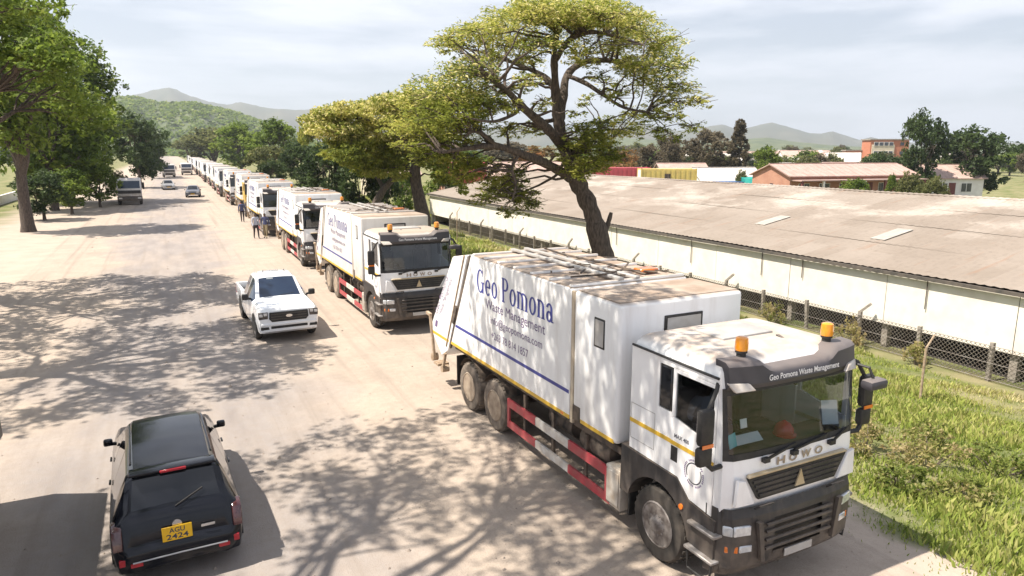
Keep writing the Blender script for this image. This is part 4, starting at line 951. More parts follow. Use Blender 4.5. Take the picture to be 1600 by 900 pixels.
LM = {
 'acacia': leaf_mat('acacia_leaf', [(0, (.10, .13, .025)), (.35, (.25, .285, .05)), (.7, (.44, .42, .10)), (.86, (.64, .57, .20)), (1, (.76, .70, .38))]),
 'dark': leaf_mat('dark_leaf', [(0, (.03, .05, .018)), (.5, (.065, .10, .035)), (.85, (.12, .16, .055)), (1, (.2, .22, .08))]),
 'green': leaf_mat('green_leaf', [(0, (.06, .10, .018)), (.5, (.16, .225, .035)), (.85, (.28, .33, .065)), (1, (.40, .42, .12))]),
 'pale': leaf_mat('pale_leaf', [(0, (.07, .085, .03)), (.5, (.16, .175, .06)), (.85, (.26, .26, .10)), (1, (.38, .34, .16))]),
 'tawny': leaf_mat('tawny_leaf', [(0, (.075, .062, .04)), (.5, (.17, .14, .09)), (.85, (.25, .21, .14)), (1, (.33, .28, .20))]),
 'flame': leaf_mat('flame_leaf', [(0, (.10, .085, .03)), (.4, (.22, .14, .05)), (.8, (.42, .16, .07)), (1, (.50, .22, .10))]),
 'weed': leaf_mat('weed_leaf', [(0, (.11, .16, .03)), (.45, (.25, .29, .07)), (.75, (.40, .34, .15)), (1, (.48, .39, .22))]),
 'grass': leaf_mat('grass_blade', [(0, (.12, .18, .03)), (.45, (.28, .34, .07)), (.8, (.46, .44, .16)), (1, (.56, .50, .28))], .3),
}
bark = mat('bark', (0.125, 0.095, 0.075), (0.045, 0.035, 0.03), 5, 0.95, bmp=1.0, stretch=(4, 4, .9))
bark2 = mat('pale_bark', (0.17, 0.14, 0.115), (0.09, 0.07, 0.055), 7, 0.95, bmp=0.6, stretch=(3, 3, .8))
def leaf_object(name, C, size, tint, m, parent=None, aspect=.45, flat=.5, normal=None):
    n = len(C); nr = rng.normal(size=(n, 3)); nr /= np.linalg.norm(nr, axis=1)[:, None]
    nr = nr * (1 - flat) + np.array([0, 0, 1.0]) * flat; nr /= np.linalg.norm(nr, axis=1)[:, None]
    a = np.cross(nr, rng.normal(size=(n, 3))); a /= np.linalg.norm(a, axis=1)[:, None]; b = np.cross(nr, a)
    size = np.broadcast_to(size, (n,))[:, None]; a = a * size * .5; b = b * size * .5 * aspect
    droop = np.zeros((n, 3)); droop[:, 2] = -size[:, 0] * .10
    V = np.stack([C - a + droop, C - b, C + a + droop, C + b], 1).reshape(-1, 3)
    me = bpy.data.meshes.new(name); me.vertices.add(4 * n); me.vertices.foreach_set('co', V.astype(np.float32).ravel())
    me.loops.add(4 * n); me.loops.foreach_set('vertex_index', np.arange(4 * n, dtype=np.int32))
    me.polygons.add(n); me.polygons.foreach_set('loop_start', np.arange(0, 4 * n, 4, dtype=np.int32)); me.polygons.foreach_set('loop_total', np.full(n, 4, np.int32))
    at_ = me.attributes.new('tint', 'FLOAT', 'FACE'); at_.data.foreach_set('value', np.clip(np.broadcast_to(tint, (n,)), 0, 1).astype(np.float32))
    me.materials.append(m); me.update(calc_edges=True); me.validate()
    o = bpy.data.objects.new(name, me); COL.objects.link(o)
    if parent: o.parent = parent
    return o
def cluster_points(cl, n):
    """cl: list of (centre, (rx, ry, rz)); n leaves shared by volume"""
    wv = np.array([r[0] * r[1] * max(r[2], .2) for _, r in cl]) ** .75; wv /= wv.sum(); P, Tn = [], []
    for (c, r), q in zip(cl, wv):
        k = max(6, int(n * q)); d = rng.normal(size=(k, 3)); d /= np.linalg.norm(d, axis=1)[:, None]
        u = rng.random(k) ** .5; p = d * u[:, None] * np.array(r)
        # ragged little sprays inside each clump
        s = rng.normal(size=(max(3, k // 22), 3)); s /= np.linalg.norm(s, axis=1)[:, None]; s = s * (rng.random(len(s)) ** .4)[:, None] * np.array(r) * 1.05
        pick = rng.integers(0, len(s), k); use = rng.random(k) < .72
        p = np.where(use[:, None], s[pick] + rng.normal(size=(k, 3)) * np.array(r) * .11, p)
        P.append(np.array(c)[None] + p); base = rng.normal(.38, .13)
        Tn.append(np.clip(base + rng.normal(0, .15, k), 0, .8))
    return np.concatenate(P), np.concatenate(Tn)
def bez(a, b, sag=0, n=6, wob=0.0):
    a, b = Vector(a), Vector(b); out_ = []
    L = (b - a).length
    for i in range(n + 1):
        t = i / n; p = a.lerp(b, t); p.z += sag * 4 * t * (1 - t)
        if 0 < i < n: p += Vector((random.uniform(-1, 1), random.uniform(-1, 1), random.uniform(-1, 1))) * wob * L
        out_.append(p)
    return out_
def twig(mb, a, b, r0, r1, sag=0, n=5, wob=.04, sides=6):
    p = bez(a, b, sag, n, wob); mb.tube(p, [r0 + (r1 - r0) * i / n for i in range(n + 1)], sides, cap=False); return p

def make_tree(name, label, cat, kind, h, spread, crown0, n_leaf, leaf, seed, shape='round', limbs=7, trunk_r=None, lean=(0, 0), group=None, loc=(0, 0, 0), flowers=0.0, clumps=26, bk=None, rf=1.0):
    random.seed(seed); global rng; rng = np.random.default_rng(seed)
    T = thing(name, label, cat, loc, 0, group); mb = MB(); tr = trunk_r or h * .022
    fork = Vector((lean[0] * .4, lean[1] * .4, h * crown0 * random.uniform(.75, .95)))
    mb.tube([(0, 0, -.3), (fork.x * .15, fork.y * .15, fork.z * .12), (fork.x * .5 + random.uniform(-.1, .1) * h * .08, fork.y * .5, fork.z * .5), fork], [tr * 1.5, tr * 1.12, tr * .95, tr * .8], 10, cap=False)
    cl = []
    for i in range(clumps):
        a = 2.399 * i + random.uniform(-.5, .5); q = math.sqrt((i + .5) / clumps)
        if shape == 'umbrella': z = h * (1 - (1 - crown0) * (.18 + .55 * q ** 2.2) * random.uniform(.7, 1.25)); rr = spread * q; rad = (spread * random.uniform(.22, .34), spread * random.uniform(.22, .34), h * random.uniform(.045, .085))
        elif shape == 'tall': z = h * (crown0 + (1 - crown0) * (i + .5) / clumps); pr = math.sin(PI * min(1, .18 + .82 * (i + .5) / clumps)) ** .6; rr = spread * pr * random.uniform(.25, .8); rad = (spread * random.uniform(.25, .42), spread * random.uniform(.25, .42), h * random.uniform(.05, .09))
        else:
            zz = random.uniform(-1, 1); pr = math.sqrt(max(0.05, 1 - zz * zz)); z = h * (crown0 + (1 - crown0) * (.5 + .42 * zz)); rr = spread * pr * random.uniform(.45, .82); rad = (spread * random.uniform(.24, .4), spread * random.uniform(.24, .4), h * (1 - crown0) * random.uniform(.11, .19))
        cl.append((Vector((lean[0] + rr * math.cos(a), lean[1] + rr * math.sin(a), z)), tuple(q_ * rf for q_ in rad)))
    ends = []
    step = max(1, len(cl) // limbs)
    for i in range(limbs):
        c = cl[min(len(cl) - 1, i * step + step // 2)][0]; st = fork.lerp(Vector((0, 0, 0)), random.uniform(0, .12)); e = st.lerp(c, .62) + Vector((0, 0, h * .03))
        twig(mb, st, e, tr * .62, tr * .26, h * .03, 6, .035, 8); ends.append(e); twig(mb, e, c, tr * .26, tr * .07, 0, 4, .05, 6)
    for c, rad in cl:
        e = min(ends, key=lambda q: (q - c).length); twig(mb, e, c, tr * .17, tr * .05, h * .012, 4, .06, 5)
        for k in range(2): twig(mb, c, c + Vector((random.uniform(-1, 1) * rad[0], random.uniform(-1, 1) * rad[1], random.uniform(-.3, .8) * rad[2])), tr * .05, tr * .02, 0, 2, .05, 4)
    mb.build('trunk', bk or bark, T, smooth=True)
    P, tn = cluster_points([(tuple(c), r) for c, r in cl], n_leaf)
    if flowers:
        f = (rng.random(len(P)) < flowers) & (P[:, 2] > np.median(P[:, 2])); tn = np.where(f, rng.uniform(.85, 1, len(P)), tn)
    leaf_object('crown', P, leaf * rng.uniform(.7, 1.35, len(P)), tn, LM[kind], T)
    return T

# --- the big roadside acacia, limb by limb (each point: place in view, metres ahead)
DA = 24.2
def A(px, py, dd=0.0): return at(px, py, DA + dd)
random.seed(11); rng = np.random.default_rng(11)
g0 = A(951, 440); g0.z = gz(g0.x) - .3
hero = thing('acacia_tree', 'big flat topped acacia with a bent trunk in front of the long warehouse', 'tree', (g0.x, g0.y, gz(g0.x)))
H0 = Vector(hero.location)
LIMBS = [
 ([(953, 460, 0), (944, 410, 0), (934, 365, 0), (922, 325, 0), (906, 292, 0), (893, 262, 0)], [.45, .40, .345, .30, .27, .245]),
 ([(900, 283, 0), (876, 268, -.3), (845, 252, -.8), (812, 240, -1.2), (775, 228, -1.6), (730, 232, -2.2), (690, 238, -2.6)], [.21, .18, .15, .12, .10, .07, .05]),
 ([(893, 262, 0), (882, 228, .2), (874, 195, .3), (869, 160, .2), (867, 120, .0), (866, 85, -.2), (872, 55, -.4)], [.25, .22, .19, .16, .13, .10, .06]),
 ([(882, 232, .2), (862, 208, -.5), (838, 186, -1.1), (815, 166, -1.8), (790, 140, -2.4), (765, 122, -3.0)], [.20, .17, .15, .12, .08, .05]),
 ([(873, 190, .3), (880, 150, .9), (886, 118, 1.4), (910, 98, 2.0), (945, 94, 2.4), (985, 100, 2.6), (1030, 120, 2.8)], [.19, .16, .14, .11, .09, .07, .04]),
 ([(868, 140, .2), (850, 120, 1.2), (820, 105, 1.9), (780, 90, 2.4), (740, 78, 2.6)], [.13, .10, .08, .06, .04]),
 ([(867, 95, -.1), (890, 62, -.9), (925, 50, -1.4), (965, 58, -1.8), (1005, 70, -2.0)], [.11, .09, .07, .05, .03]),
 ([(886, 118, 1.4), (915, 130, .5), (945, 150, -.4), (975, 168, -.8), (1010, 175, -1.2)], [.09, .07, .06, .045, .03]),
 ([(893, 240, .1), (908, 222, .9), (930, 212, 1.4), (955, 218, 1.8)], [.10, .075, .055, .03]),
 ([(945, 362, 0), (951, 346, .1), (955, 332, .1)], [.10, .08, .06]),
 ([(812, 240, -1.2), (800, 262, -1.5), (806, 288, -1.5), (800, 315, -1.6)], [.06, .05, .035, .02]),
 ([(775, 228, -1.6), (760, 214, -2.0), (742, 205, -2.2), (725, 214, -2.4)], [.07, .06, .045, .03]),
 ([(815, 166, -1.8), (800, 180, -2.4), (770, 190, -3.0), (735, 185, -3.4)], [.07, .055, .04, .025]),
]
mb = MB(); SK = []
for pts, rad in LIMBS:
    P_ = [A(*p) - H0 for p in pts]
    # smooth the polyline
    Q, Rr_ = [], []
    for i in range(len(P_) - 1):
        p0 = P_[max(0, i - 1)]; p1 = P_[i]; p2 = P_[i + 1]; p3 = P_[min(len(P_) - 1, i + 2)]
        for k in range(4):
            t_ = k / 4; Q.append(.5 * ((2 * p1) + (p2 - p0) * t_ + (2 * p0 - 5 * p1 + 4 * p2 - p3) * t_ ** 2 + (3 * p1 - p0 - 3 * p2 + p3) * t_ ** 3)); Rr_.append((rad[i] + (rad[i + 1] - rad[i]) * t_) * random.uniform(.86, 1.16))
    Q.append(P_[-1]); Rr_.append(rad[-1]); mb.tube(Q, Rr_, 12); SK += list(zip(Q, Rr_))
CL = [(915, 205, 26, 12), (935, 225, 28, 12), (905, 235, 24, 12), (950, 250, 24, 10), (918, 252, 26, 12), (940, 268, 18, 8), (895, 268, 20, 9), (870, 240, 18, 8), (790, 270, 26, 10), (770, 290, 30, 11), (800, 300, 30, 11), (745, 255, 30, 10), (715, 268, 24, 9), (828, 312, 20, 8), (790, 328, 18, 8), (830, 215, 18, 7), (790, 160, 22, 7), (850, 160, 18, 6), (920, 150, 22, 7), (820, 125, 24, 8), (900, 175, 18, 6), (690, 160, 40, 16), (640, 185, 36, 15), (720, 175, 40, 15), (765, 150, 34, 14), (700, 195, 40, 14), (670, 220, 34, 13), (745, 140, 34, 14), (690, 235, 30, 10), (660, 240, 26, 10), (780, 285, 30, 10), (760, 310, 24, 9), (810, 320, 22, 9), (735, 265, 26, 9), (930, 245, 30, 12), (900, 270, 22, 9), (950, 195, 28, 11), (1075, 195, 18, 7), (1030, 195, 26, 9), (985, 205, 20, 8), (700, 62, 26, 9), (1078, 150, 22, 9), (850, 205, 20, 7), (800, 205, 24, 8), (872, 8, 62, 14), (930, 14, 52, 14), (820, 22, 48, 14), (782, 35, 40, 13), (745, 52, 38, 12), (712, 66, 30, 10), (985, 40, 42, 15), (1022, 66, 36, 16), (1045, 98, 34, 16), (1066, 132, 30, 13), (1048, 152, 30, 11), (1005, 130, 34, 13),
      (900, 42, 44, 12), (850, 55, 36, 11), (955, 70, 38, 12), (800, 72, 36, 11), (760, 85, 34, 12), (830, 92, 28, 9), (915, 85, 26, 9), (985, 95, 30, 11), (740, 105, 34, 13), (705, 125, 32, 13), (770, 125, 30, 10), (672, 148, 36, 15), (715, 155, 36, 14), (650, 172, 34, 14), (755, 165, 30, 11), (690, 182, 38, 14), (735, 190, 32, 11),
      (800, 135, 24, 8), (935, 122, 24, 8), (965, 150, 26, 9), (1000, 168, 28, 10), (1040, 182, 28, 9), (1068, 196, 16, 6), (985, 188, 26, 10), (955, 185, 22, 8), (940, 205, 26, 10), (912, 222, 26, 12), (945, 235, 26, 10), (905, 250, 24, 10), (925, 262, 20, 8), (888, 205, 18, 8),
      (660, 205, 34, 12), (700, 215, 30, 10), (640, 225, 26, 10), (745, 222, 22, 8), (785, 205, 20, 7), (720, 245, 28, 9), (765, 262, 26, 10), (800, 285, 30, 11), (770, 300, 28, 9), (815, 302, 24, 9), (745, 280, 24, 8), (795, 322, 16, 8), (730, 262, 22, 8), (790, 338, 12, 8), (832, 290, 14, 6), (835, 170, 18, 6), (850, 150, 16, 6), (1010, 100, 30, 10), (890, 20, 60, 12), (840, 8, 40, 10), (965, 22, 40, 12)]
cl = []; pxm = DA / F_PX
for (px, py, rx, ry) in CL:
    R0 = max(0.6, (1 - ((px - 880) / 250.0) ** 2)) * 3.6; low_ = py > 200
    reps = 1 if (rx < 20) else (2 if (low_ or py > 110) else 3)
    for k in range(reps):
        dd = random.uniform(-1, 1) * (R0 if not low_ else R0 * .45); qx = px + random.uniform(-14, 14); qy = py + random.uniform(-9, 9) + abs(dd) * (2.5 if not low_ else 0)
        if px < 760: dd -= 1.0 + (760 - px) * .006
        r_ = rx * pxm * random.uniform(.85, 1.25); cl.append((tuple(A(qx, qy, dd) - H0), (r_, r_ * .9, ry * pxm * random.uniform(.9, 1.7))))
for c, r_ in cl:
    c = Vector(c); q, rq = min(((p, r) for p, r in SK if r < .2), key=lambda k: (k[0] - c).length + (0.8 if k[0].z > c.z + .4 else 0))
    if (q - c).length < 4.5: twig(mb, q, c, min(.055, rq * .8), .012, .12, 5, .05, 6)
    for k in range(6): twig(mb, c, c + Vector((random.uniform(-1, 1) * r_[0], random.uniform(-1, 1) * r_[1], random.uniform(-.6, .9) * r_[2])), .014, .005, 0, 2, .05, 4)
mb.build('trunk', bark, hero, smooth=True)
P, tn = cluster_points(cl, 82000)
# cream flower heads sit on the upper, outer side of the crown
zz = P[:, 2]; fl = (rng.random(len(P)) < .22) & (zz > np.percentile(zz, 40)); tn = np.where(fl, rng.uniform(.8, 1, len(P)), tn)
leaf_object('crown', P, .125 * rng.uniform(.5, 1.6, len(P)), tn, LM['acacia'], hero, aspect=.34, flat=.6)

# --- the second acacia behind it and the leaning one
random.seed(5)
def px_tree(name, label, D, base, limbs_px, clumps_px, n_leaf, leaf, kind, flow, depth=2.5, mt=None):
    b0 = at(base[0], base[1], D); T = thing(name, label, 'tree', (b0.x, b0.y, gz(b0.x))); O = Vector(T.location); mb = MB(); sk = []
    for pts, rad in limbs_px:
        Q = [at(px, py, D + dd) - O for px, py, dd in pts]
        if pts[0][:2] == tuple(base): Q.insert(0, Vector((Q[0].x, Q[0].y, -.3))); rad = [rad[0] * 1.25] + list(rad)
        mb.tube(Q, rad, 10); sk += [(q, r) for q, r in zip(Q, rad)][1:]
        for a_, b_ in zip(Q[:-1], Q[1:]): sk.append(((a_ + b_) / 2, min(rad)))
    cl = []; k = D / F_PX
    for px, py, rx, ry in clumps_px:
        for _ in range(2 if rx > 16 else 1):
            r_ = rx * k * random.uniform(.9, 1.3); cl.append((tuple(at(px + random.uniform(-6, 6), py + random.uniform(-3, 3), D + random.uniform(-depth, depth)) - O), (r_, r_, ry * k * random.uniform(.8, 1.5))))
    for c, r_ in cl:
        c = Vector(c); q, rq = min(sk, key=lambda s: (s[0] - c).length); twig(mb, q, c, min(.07, rq * .7), .015, .15, 5, .05, 6)
    mb.build('trunk', mt or bark, T, smooth=True)
    P, tn = cluster_points(cl, n_leaf); fl = (rng.random(len(P)) < flow) & (P[:, 2] > np.percentile(P[:, 2], 35)); tn = np.where(fl, rng.uniform(.8, 1, len(P)), tn)
    leaf_object('crown', P, leaf * rng.uniform(.7, 1.4, len(P)), tn, LM[kind], T, flat=.45); return T
px_tree('acacia_tree', 'spreading acacia with cream flowers beside the far end of the white warehouse wall', 42.0, (662, 340), [
  ([(662, 340, 0), (656, 315, 0), (650, 288, 0), (648, 264, 0), (652, 248, 0)], [.42, .38, .34, .32, .28]),
  ([(652, 248, 0), (668, 236, .5), (690, 233, 1), (720, 240, 1.4), (738, 252, 1.6)], [.2, .17, .13, .09, .05]),
  ([(652, 248, 0), (640, 225, -.5), (615, 205, -1), (580, 190, -1.5), (545, 182, -1.5)], [.22, .17, .13, .09, .05]),
  ([(652, 250, 0), (658, 222, .3), (668, 195, .6), (680, 172, .8)], [.2, .15, .1, .05]),
  ([(690, 233, 1), (696, 260, 1), (700, 290, .8)], [.07, .05, .03])],
  [(500, 188, 22, 9), (525, 180, 26, 10), (555, 172, 30, 11), (590, 166, 30, 11), (622, 158, 28, 11), (650, 150, 24, 10), (512, 205, 24, 9), (545, 200, 28, 10), (580, 196, 30, 10), (615, 188, 30, 11), (650, 180, 28, 10), (680, 165, 24, 9), (530, 222, 22, 9), (565, 222, 24, 9), (600, 218, 28, 9), (635, 210, 26, 9), (670, 200, 26, 9), (585, 240, 20, 8), (615, 240, 22, 8), (640, 238, 16, 7), (690, 215, 22, 8), (705, 262, 16, 10), (690, 275, 12, 9), (725, 255, 14, 8), (600, 262, 18, 8), (715, 290, 10, 9), (560, 255, 22, 9), (580, 270, 20, 9), (625, 258, 20, 8), (620, 275, 16, 8), (675, 222, 24, 9), (700, 238, 20, 8), (680, 255, 16, 8), (700, 280, 14, 9), (540, 240, 22, 9), (520, 240, 20, 8)], 54000, .20, 'acacia', .36)
px_tree('acacia_tree', 'slanting acacia trunk with thin crown on the green bank behind the second truck', 58.0, (582, 330), [
  ([(582, 330, 0), (590, 312, 0), (600, 295, 0), (612, 282, 0), (622, 262, 0)], [.36, .32, .28, .24, .18]),
  ([(600, 295, 0), (588, 275, .5), (575, 255, 1)], [.2, .14, .08]), ([(612, 282, 0), (632, 270, .5), (648, 258, 1)], [.16, .1, .06])],
  [(560, 240, 22, 9), (585, 248, 24, 9), (612, 250, 22, 9), (640, 252, 18, 8), (575, 262, 18, 8), (605, 268, 16, 7), (550, 225, 20, 8), (600, 232, 22, 9)], 14000, .28, 'acacia', .2)

# --- trees on the left of the road: out of view or at its edge, they shade the road
make_tree('shade_tree', 'tall leafy tree at the left edge, its crown shading the road near the pickup', 'tree', 'green', 12.8, 5.8, .40, 26000, .22, 21, 'umbrella', 12, .28, (1.0, 0), None, (-8.8, 33.5, 0), 0, 80, rf=.66)
make_tree('shade_tree', 'high crowned tree at the left that shades the road before the pickup', 'tree', 'green', 14.2, 5.2, .62, 22000, .18, 23, 'umbrella', 12, .24, (0.8, 0.6), None, (-8.4, 22.6, 0), 0, 76, rf=.62)
make_tree('shade_tree', 'tree left of the camera whose limbs shade the road in front of the nearest truck', 'tree', 'green', 14.5, 5.6, .62, 27000, .165, 34, 'umbrella', 16, .22, (4.0, 4.0), None, (-6.8, 6.4, 0), 0, 90, rf=.62)
make_tree('shade_tree', 'tall tree with drooping yellow green boughs by the lorry on the left', 'tree', 'green', 18.5, 7.2, .10, 20000, .55, 8, 'round', 9, .55, (0, 0), None, (-10.2, 93.0, 0), .06, 44)
make_tree('shade_tree', 'bushy tree left of the road before the tall one with drooping boughs', 'tree', 'green', 17.5, 4.6, .30, 12000, .45, 9, 'round', 8, .4, (0, 0), None, (-9.6, 62.0, 0), .04, 36)

# --- background trees: one of each kind, then copies
PROTO = {}
def proto(key, *a, **k): PROTO[key] = make_tree(*a, **k)
G_RIGHT, G_LEFT, G_TOWN = 'roadside trees behind the queue', 'trees left of the far road', 'trees among the houses'
BT = [  # name, kind, px, top py, width px, metres ahead, label, group
 ('broad', 'pale', 330, 203, 100, 235, 'pale olive tree over the far end of the queue', G_RIGHT),
 ('broad', 'pale', 295, 214, 55, 300, 'small pale tree where the far road narrows', G_RIGHT),
 ('broad', 'green', 372, 197, 95, 190, 'green crowned tree behind the middle of the queue', G_RIGHT),
 ('broad', 'green', 428, 193, 100, 150, 'dense deep green tree behind the yellow-cabbed truck', G_RIGHT),
 ('umb', 'pale', 420, 228, 85, 112, 'low yellowish flat topped tree behind the fourth truck', G_RIGHT),
 ('broad', 'dark', 424, 250, 46, 92, 'small dark round bush tree above the fourth truck', G_RIGHT),
 ('broad', 'dark', 470, 222, 80, 100, 'dark tree between the fourth and third trucks', G_RIGHT),
 ('umb', 'acacia', 500, 172, 75, 88, 'small acacia standing above the dark trees', G_RIGHT),
 ('broad', 'dark', 515, 224, 100, 66, 'dark leafy tree straight behind the third truck', G_RIGHT),
 ('broad', 'dark', 560, 238, 72, 60, 'darkest low tree left of the slanting acacia trunk', G_RIGHT),
 ('broad', 'dark', 598, 262, 60, 62, 'dark low tree between the slanting trunk and the second acacia', G_RIGHT),
 ('broad', 'green', 632, 272, 60, 72, 'green bush tree left of the second acacia trunk', G_RIGHT),
 ('broad', 'green', 690, 264, 60, 78, 'green bush tree right of the second acacia trunk', G_RIGHT),
 ('broad', 'dark', 232, 205, 60, 150, 'dark tree just right of the tall left tree', G_LEFT),
 ('broad', 'dark', 244, 222, 26, 205, 'low dark tree on the left at the narrowing road', G_LEFT),
 ('broad', 'dark', 208, 178, 90, 112, 'dark tree behind the white tipper lorry', G_LEFT),
 ('broad', 'green', 60, 120, 190, 70, 'leafy tree at the far left', G_LEFT),
 ('broad', 'tawny', 1046, 216, 62, 150, 'brownish tree left of the tall tawny one', G_TOWN),
 ('broad', 'tawny', 1106, 209, 84, 142, 'wide brown tree in the middle of the town trees', G_TOWN),
 ('tall', 'tawny', 1157, 194, 40, 138, 'tall thin tawny tree', G_TOWN),
 ('broad', 'green', 1200, 233, 52, 125, 'round green tree right of the tall tawny one', G_TOWN),
 ('broad', 'flame', 962, 238, 90, 118, 'orange flowering tree behind the red container', G_TOWN),
 ('broad', 'flame', 850, 232, 110, 125, 'orange flowering tree glimpsed through the big acacia', G_TOWN),
 ('broad', 'tawny', 1015, 232, 60, 128, 'low brown tree behind the yellow container', G_TOWN),
 ('broad', 'dark', 1450, 176, 80, 100, 'large dark tree at the right edge', G_TOWN),
 ('broad', 'dark', 1530, 200, 120, 105, 'dark tree beyond the right edge', G_TOWN),
 ('broad', 'dark', 1385, 240, 90, 112, 'dark hedge like tree before the brick block', G_TOWN),
 ('broad', 'pale', 1263, 246, 50, 150, 'low yellowish tree behind the red tiled house', G_TOWN),
 ('broad', 'pale', 1302, 242, 40, 165, 'small yellowish tree left of the orange annex', G_TOWN),
 ('broad', 'green', 720, 238, 120, 150, 'green tree behind the warehouse end', G_TOWN),
 ('broad', 'tawny', 800, 226, 90, 190, 'brown tree far behind the big acacia', G_TOWN),
]
def fresh(shape, kind, seed):
    sh = {'broad': 'round', 'umb': 'umbrella', 'tall': 'tall'}[shape]
    return make_tree('tree', 'tree', 'tree', kind, 8.0, 4.0 if sh != 'tall' else 1.7, {'round': .18, 'umbrella': .5, 'tall': .15}[sh], 7000, .42, seed, sh, 6, .22, (0, 0), None, (0, 0, 0), .1 if kind in ('acacia', 'pale') else 0, 26)
used = set()
def place_tree(shape, kind, px, py, wpx, D, label, group, zg=None):
    key = (shape, kind)
    if key not in PROTO: PROTO[key] = fresh(shape, kind, 100 + len(PROTO)); o = PROTO[key]
    else: o = copy_tree(PROTO[key])
    top = at(px, py, D); g = gz(top.x) if zg is None else zg; h = top.z - g; wd = wpx * D / F_PX
    base = {'broad': 7.7, 'umb': 9.6, 'tall': 3.7}[shape]
    s = wd / base; sz = h / (8.0 * .97); o.scale = (s, s, sz); o.location = (top.x, top.y, g); o.rotation_euler = (0, 0, random.uniform(0, 6.28))
    o['label'] = label; o['group'] = group; o['category'] = 'tree'; return o
random.seed(77)
for b_ in BT: place_tree(b_[0], b_[1], *b_[2:])
# the far tree line along the foot of the hills
random.seed(78)
for i in range(74):
    D = random.uniform(230, 620); px = random.uniform(560, 1640) if i < 52 else random.uniform(-60, 240)
    py = random.uniform(226, 236) - (D < 300) * 2
    kd = random.choice(['tawny', 'green', 'dark', 'tawny', 'pale'])
    place_tree('broad', kd, px, py, random.uniform(18, 42) * (300 / D) ** .4, D, 'one of the small hazy %s trees in the far tree line %s' % ({'tawny': 'brown', 'pale': 'olive'}.get(kd, kd), 'on the left' if px < 300 else ('behind the big acacia' if px < 900 else 'beyond the houses')), 'far tree line')
for px, py, wpx, D, kd, lb in [(150, 262, 70, 74, 'green', 'bright bush under the tall tree on the left'), (105, 268, 80, 66, 'green', 'leafy bush left of the bright one under the tall tree'), (182, 270, 34, 80, 'pale', 'yellowish bush left of the white tipper lorry'), (60, 268, 90, 60, 'dark', 'dark bush at the far left verge')]:
    place_tree('broad', kd, px, py, wpx, D, lb, 'bushes along the left verge')['category'] = 'bush'
SIDE = ['left of the red container', 'above the containers', 'left of the brick house', 'above the brick house', 'near the brick flats', 'beyond the large dark tree']
for i in range(26):
    px = 900 + 730 * (i + random.uniform(.1, .9)) / 26; D = random.uniform(150, 240); kd = ['green', 'tawny', 'dark', 'pale'][i % 4]
    place_tree('broad', kd, px, random.uniform(236, 246), random.uniform(30, 62), D, 'low %s tree in the town, %s' % ({'tawny': 'brown', 'pale': 'olive'}.get(kd, kd), SIDE[min(5, int((px - 880) / 120))] + (' at the border' if px > 1590 else '')), 'low trees in the town')
# bushes near the house
for px, py, wpx, D, kd, lb in [(1338, 283, 54, 78, 'green', 'green bush in front of the porch of the red tiled house'), (1425, 272, 46, 76, 'pale', 'yellow green bush at the right end of the house'), (1458, 280, 50, 72, 'pale', 'bright bush at the right edge beyond the warehouse roof'), (1160, 268, 22, 100, 'pale', 'pale bush left of the brick gable'), (1395, 276, 20, 82, 'green', 'small shrub by the porch post')]:
    place_tree('broad', kd, px, py, wpx, D, lb, 'garden bushes beyond the warehouse')['category'] = 'bush'

# ------------------------------------------------------------------ warehouse
WX, WE, WB, WG = 24.0, 1.50, -.52, -1.45
WY0, WY1 = -6.0, 68.5
RX = 35.0; RZ = atx(1473, 308, RX).z
plaster = mat('limewashed_panel', (0.78, 0.74, 0.66), (0.68, 0.62, 0.54), 1.6, 0.9, lo=.4, hi=.75, bmp=.08)
# weathered sheets: brown grey, pale lichen and worn patches high up
m, t, b = nodes('weathered_roof'); b.inputs['Roughness'].default_value = .95; b.inputs['Specular IOR Level'].default_value = .1
X = sepxyz(t)
c0 = mixc(t, ramp(t, noise(t, .35, 7), .3, .7), (0.205, 0.170, 0.141), (0.265, 0.224, 0.190))
up_ = ramp(t, math2(t, 'ADD', X['X'], math2(t, 'MULTIPLY', noise(t, .18, 4), 5.0)), 29.4, 32.0)
pat = ramp(t, noise(t, .33, 8, stretch=(.9, .55, 1), rough=.65), .50, .62)
c1 = mixc(t, math2(t, 'MULTIPLY', up_, math2(t, 'MULTIPLY', pat, .6)), c0, (0.50, 0.45, 0.40))
c2 = mixc(t, math2(t, 'MULTIPLY', ramp(t, noise(t, 5, 6), .5, .72), .4), c1, (0.15, 0.125, 0.105))
cb = t.nodes.new("ShaderNodeCombineXYZ"); t.links.new(math2(t, 'FLOOR', math2(t, 'DIVIDE', X['X'], 2.84), 0), cb.inputs[0]); t.links.new(math2(t, 'FLOOR', math2(t, 'DIVIDE', X['Y'], 1.05), 0), cb.inputs[1])
wn = t.nodes.new("ShaderNodeTexWhiteNoise"); wn.noise_dimensions = '3D'; t.links.new(cb.outputs[0], wn.inputs['Vector'])
c2 = mixc(t, math2(t, 'MULTIPLY', wn.outputs['Value'], .34), c2, (0.32, 0.28, 0.245))
rs_ = ramp(t, noise(t, 1.3, 6, stretch=(.25, 3.0, 1)), .60, .74); c2 = mixc(t, math2(t, 'MULTIPLY', rs_, .5), c2, (0.24, 0.135, 0.085))
t.links.new(c2, b.inputs['Base Color']); bump(t, b, noise(t, 20, 4), .3, .02); roof_m = m
shadow_gap = mat('shed_shade', (0.05, 0.042, 0.038), (0.03, 0.026, 0.024), 2, .95)  # near black: the shade inside the open shed is put into this colour
conc = mat('concrete', (0.34, 0.31, 0.27), (0.22, 0.19, 0.165), 5, .95, bmp=.2)
ware = thing('warehouse', 'long low white walled warehouse with a brown corrugated roof', 'warehouse', (WX, 0, WG))
def wb_(mb, nm, m_, **k): o = mb.build(nm, m_, ware, **k); o.location = (-WX, 0, -WG); return o
y = WY0; i = 0; panel_mesh = None
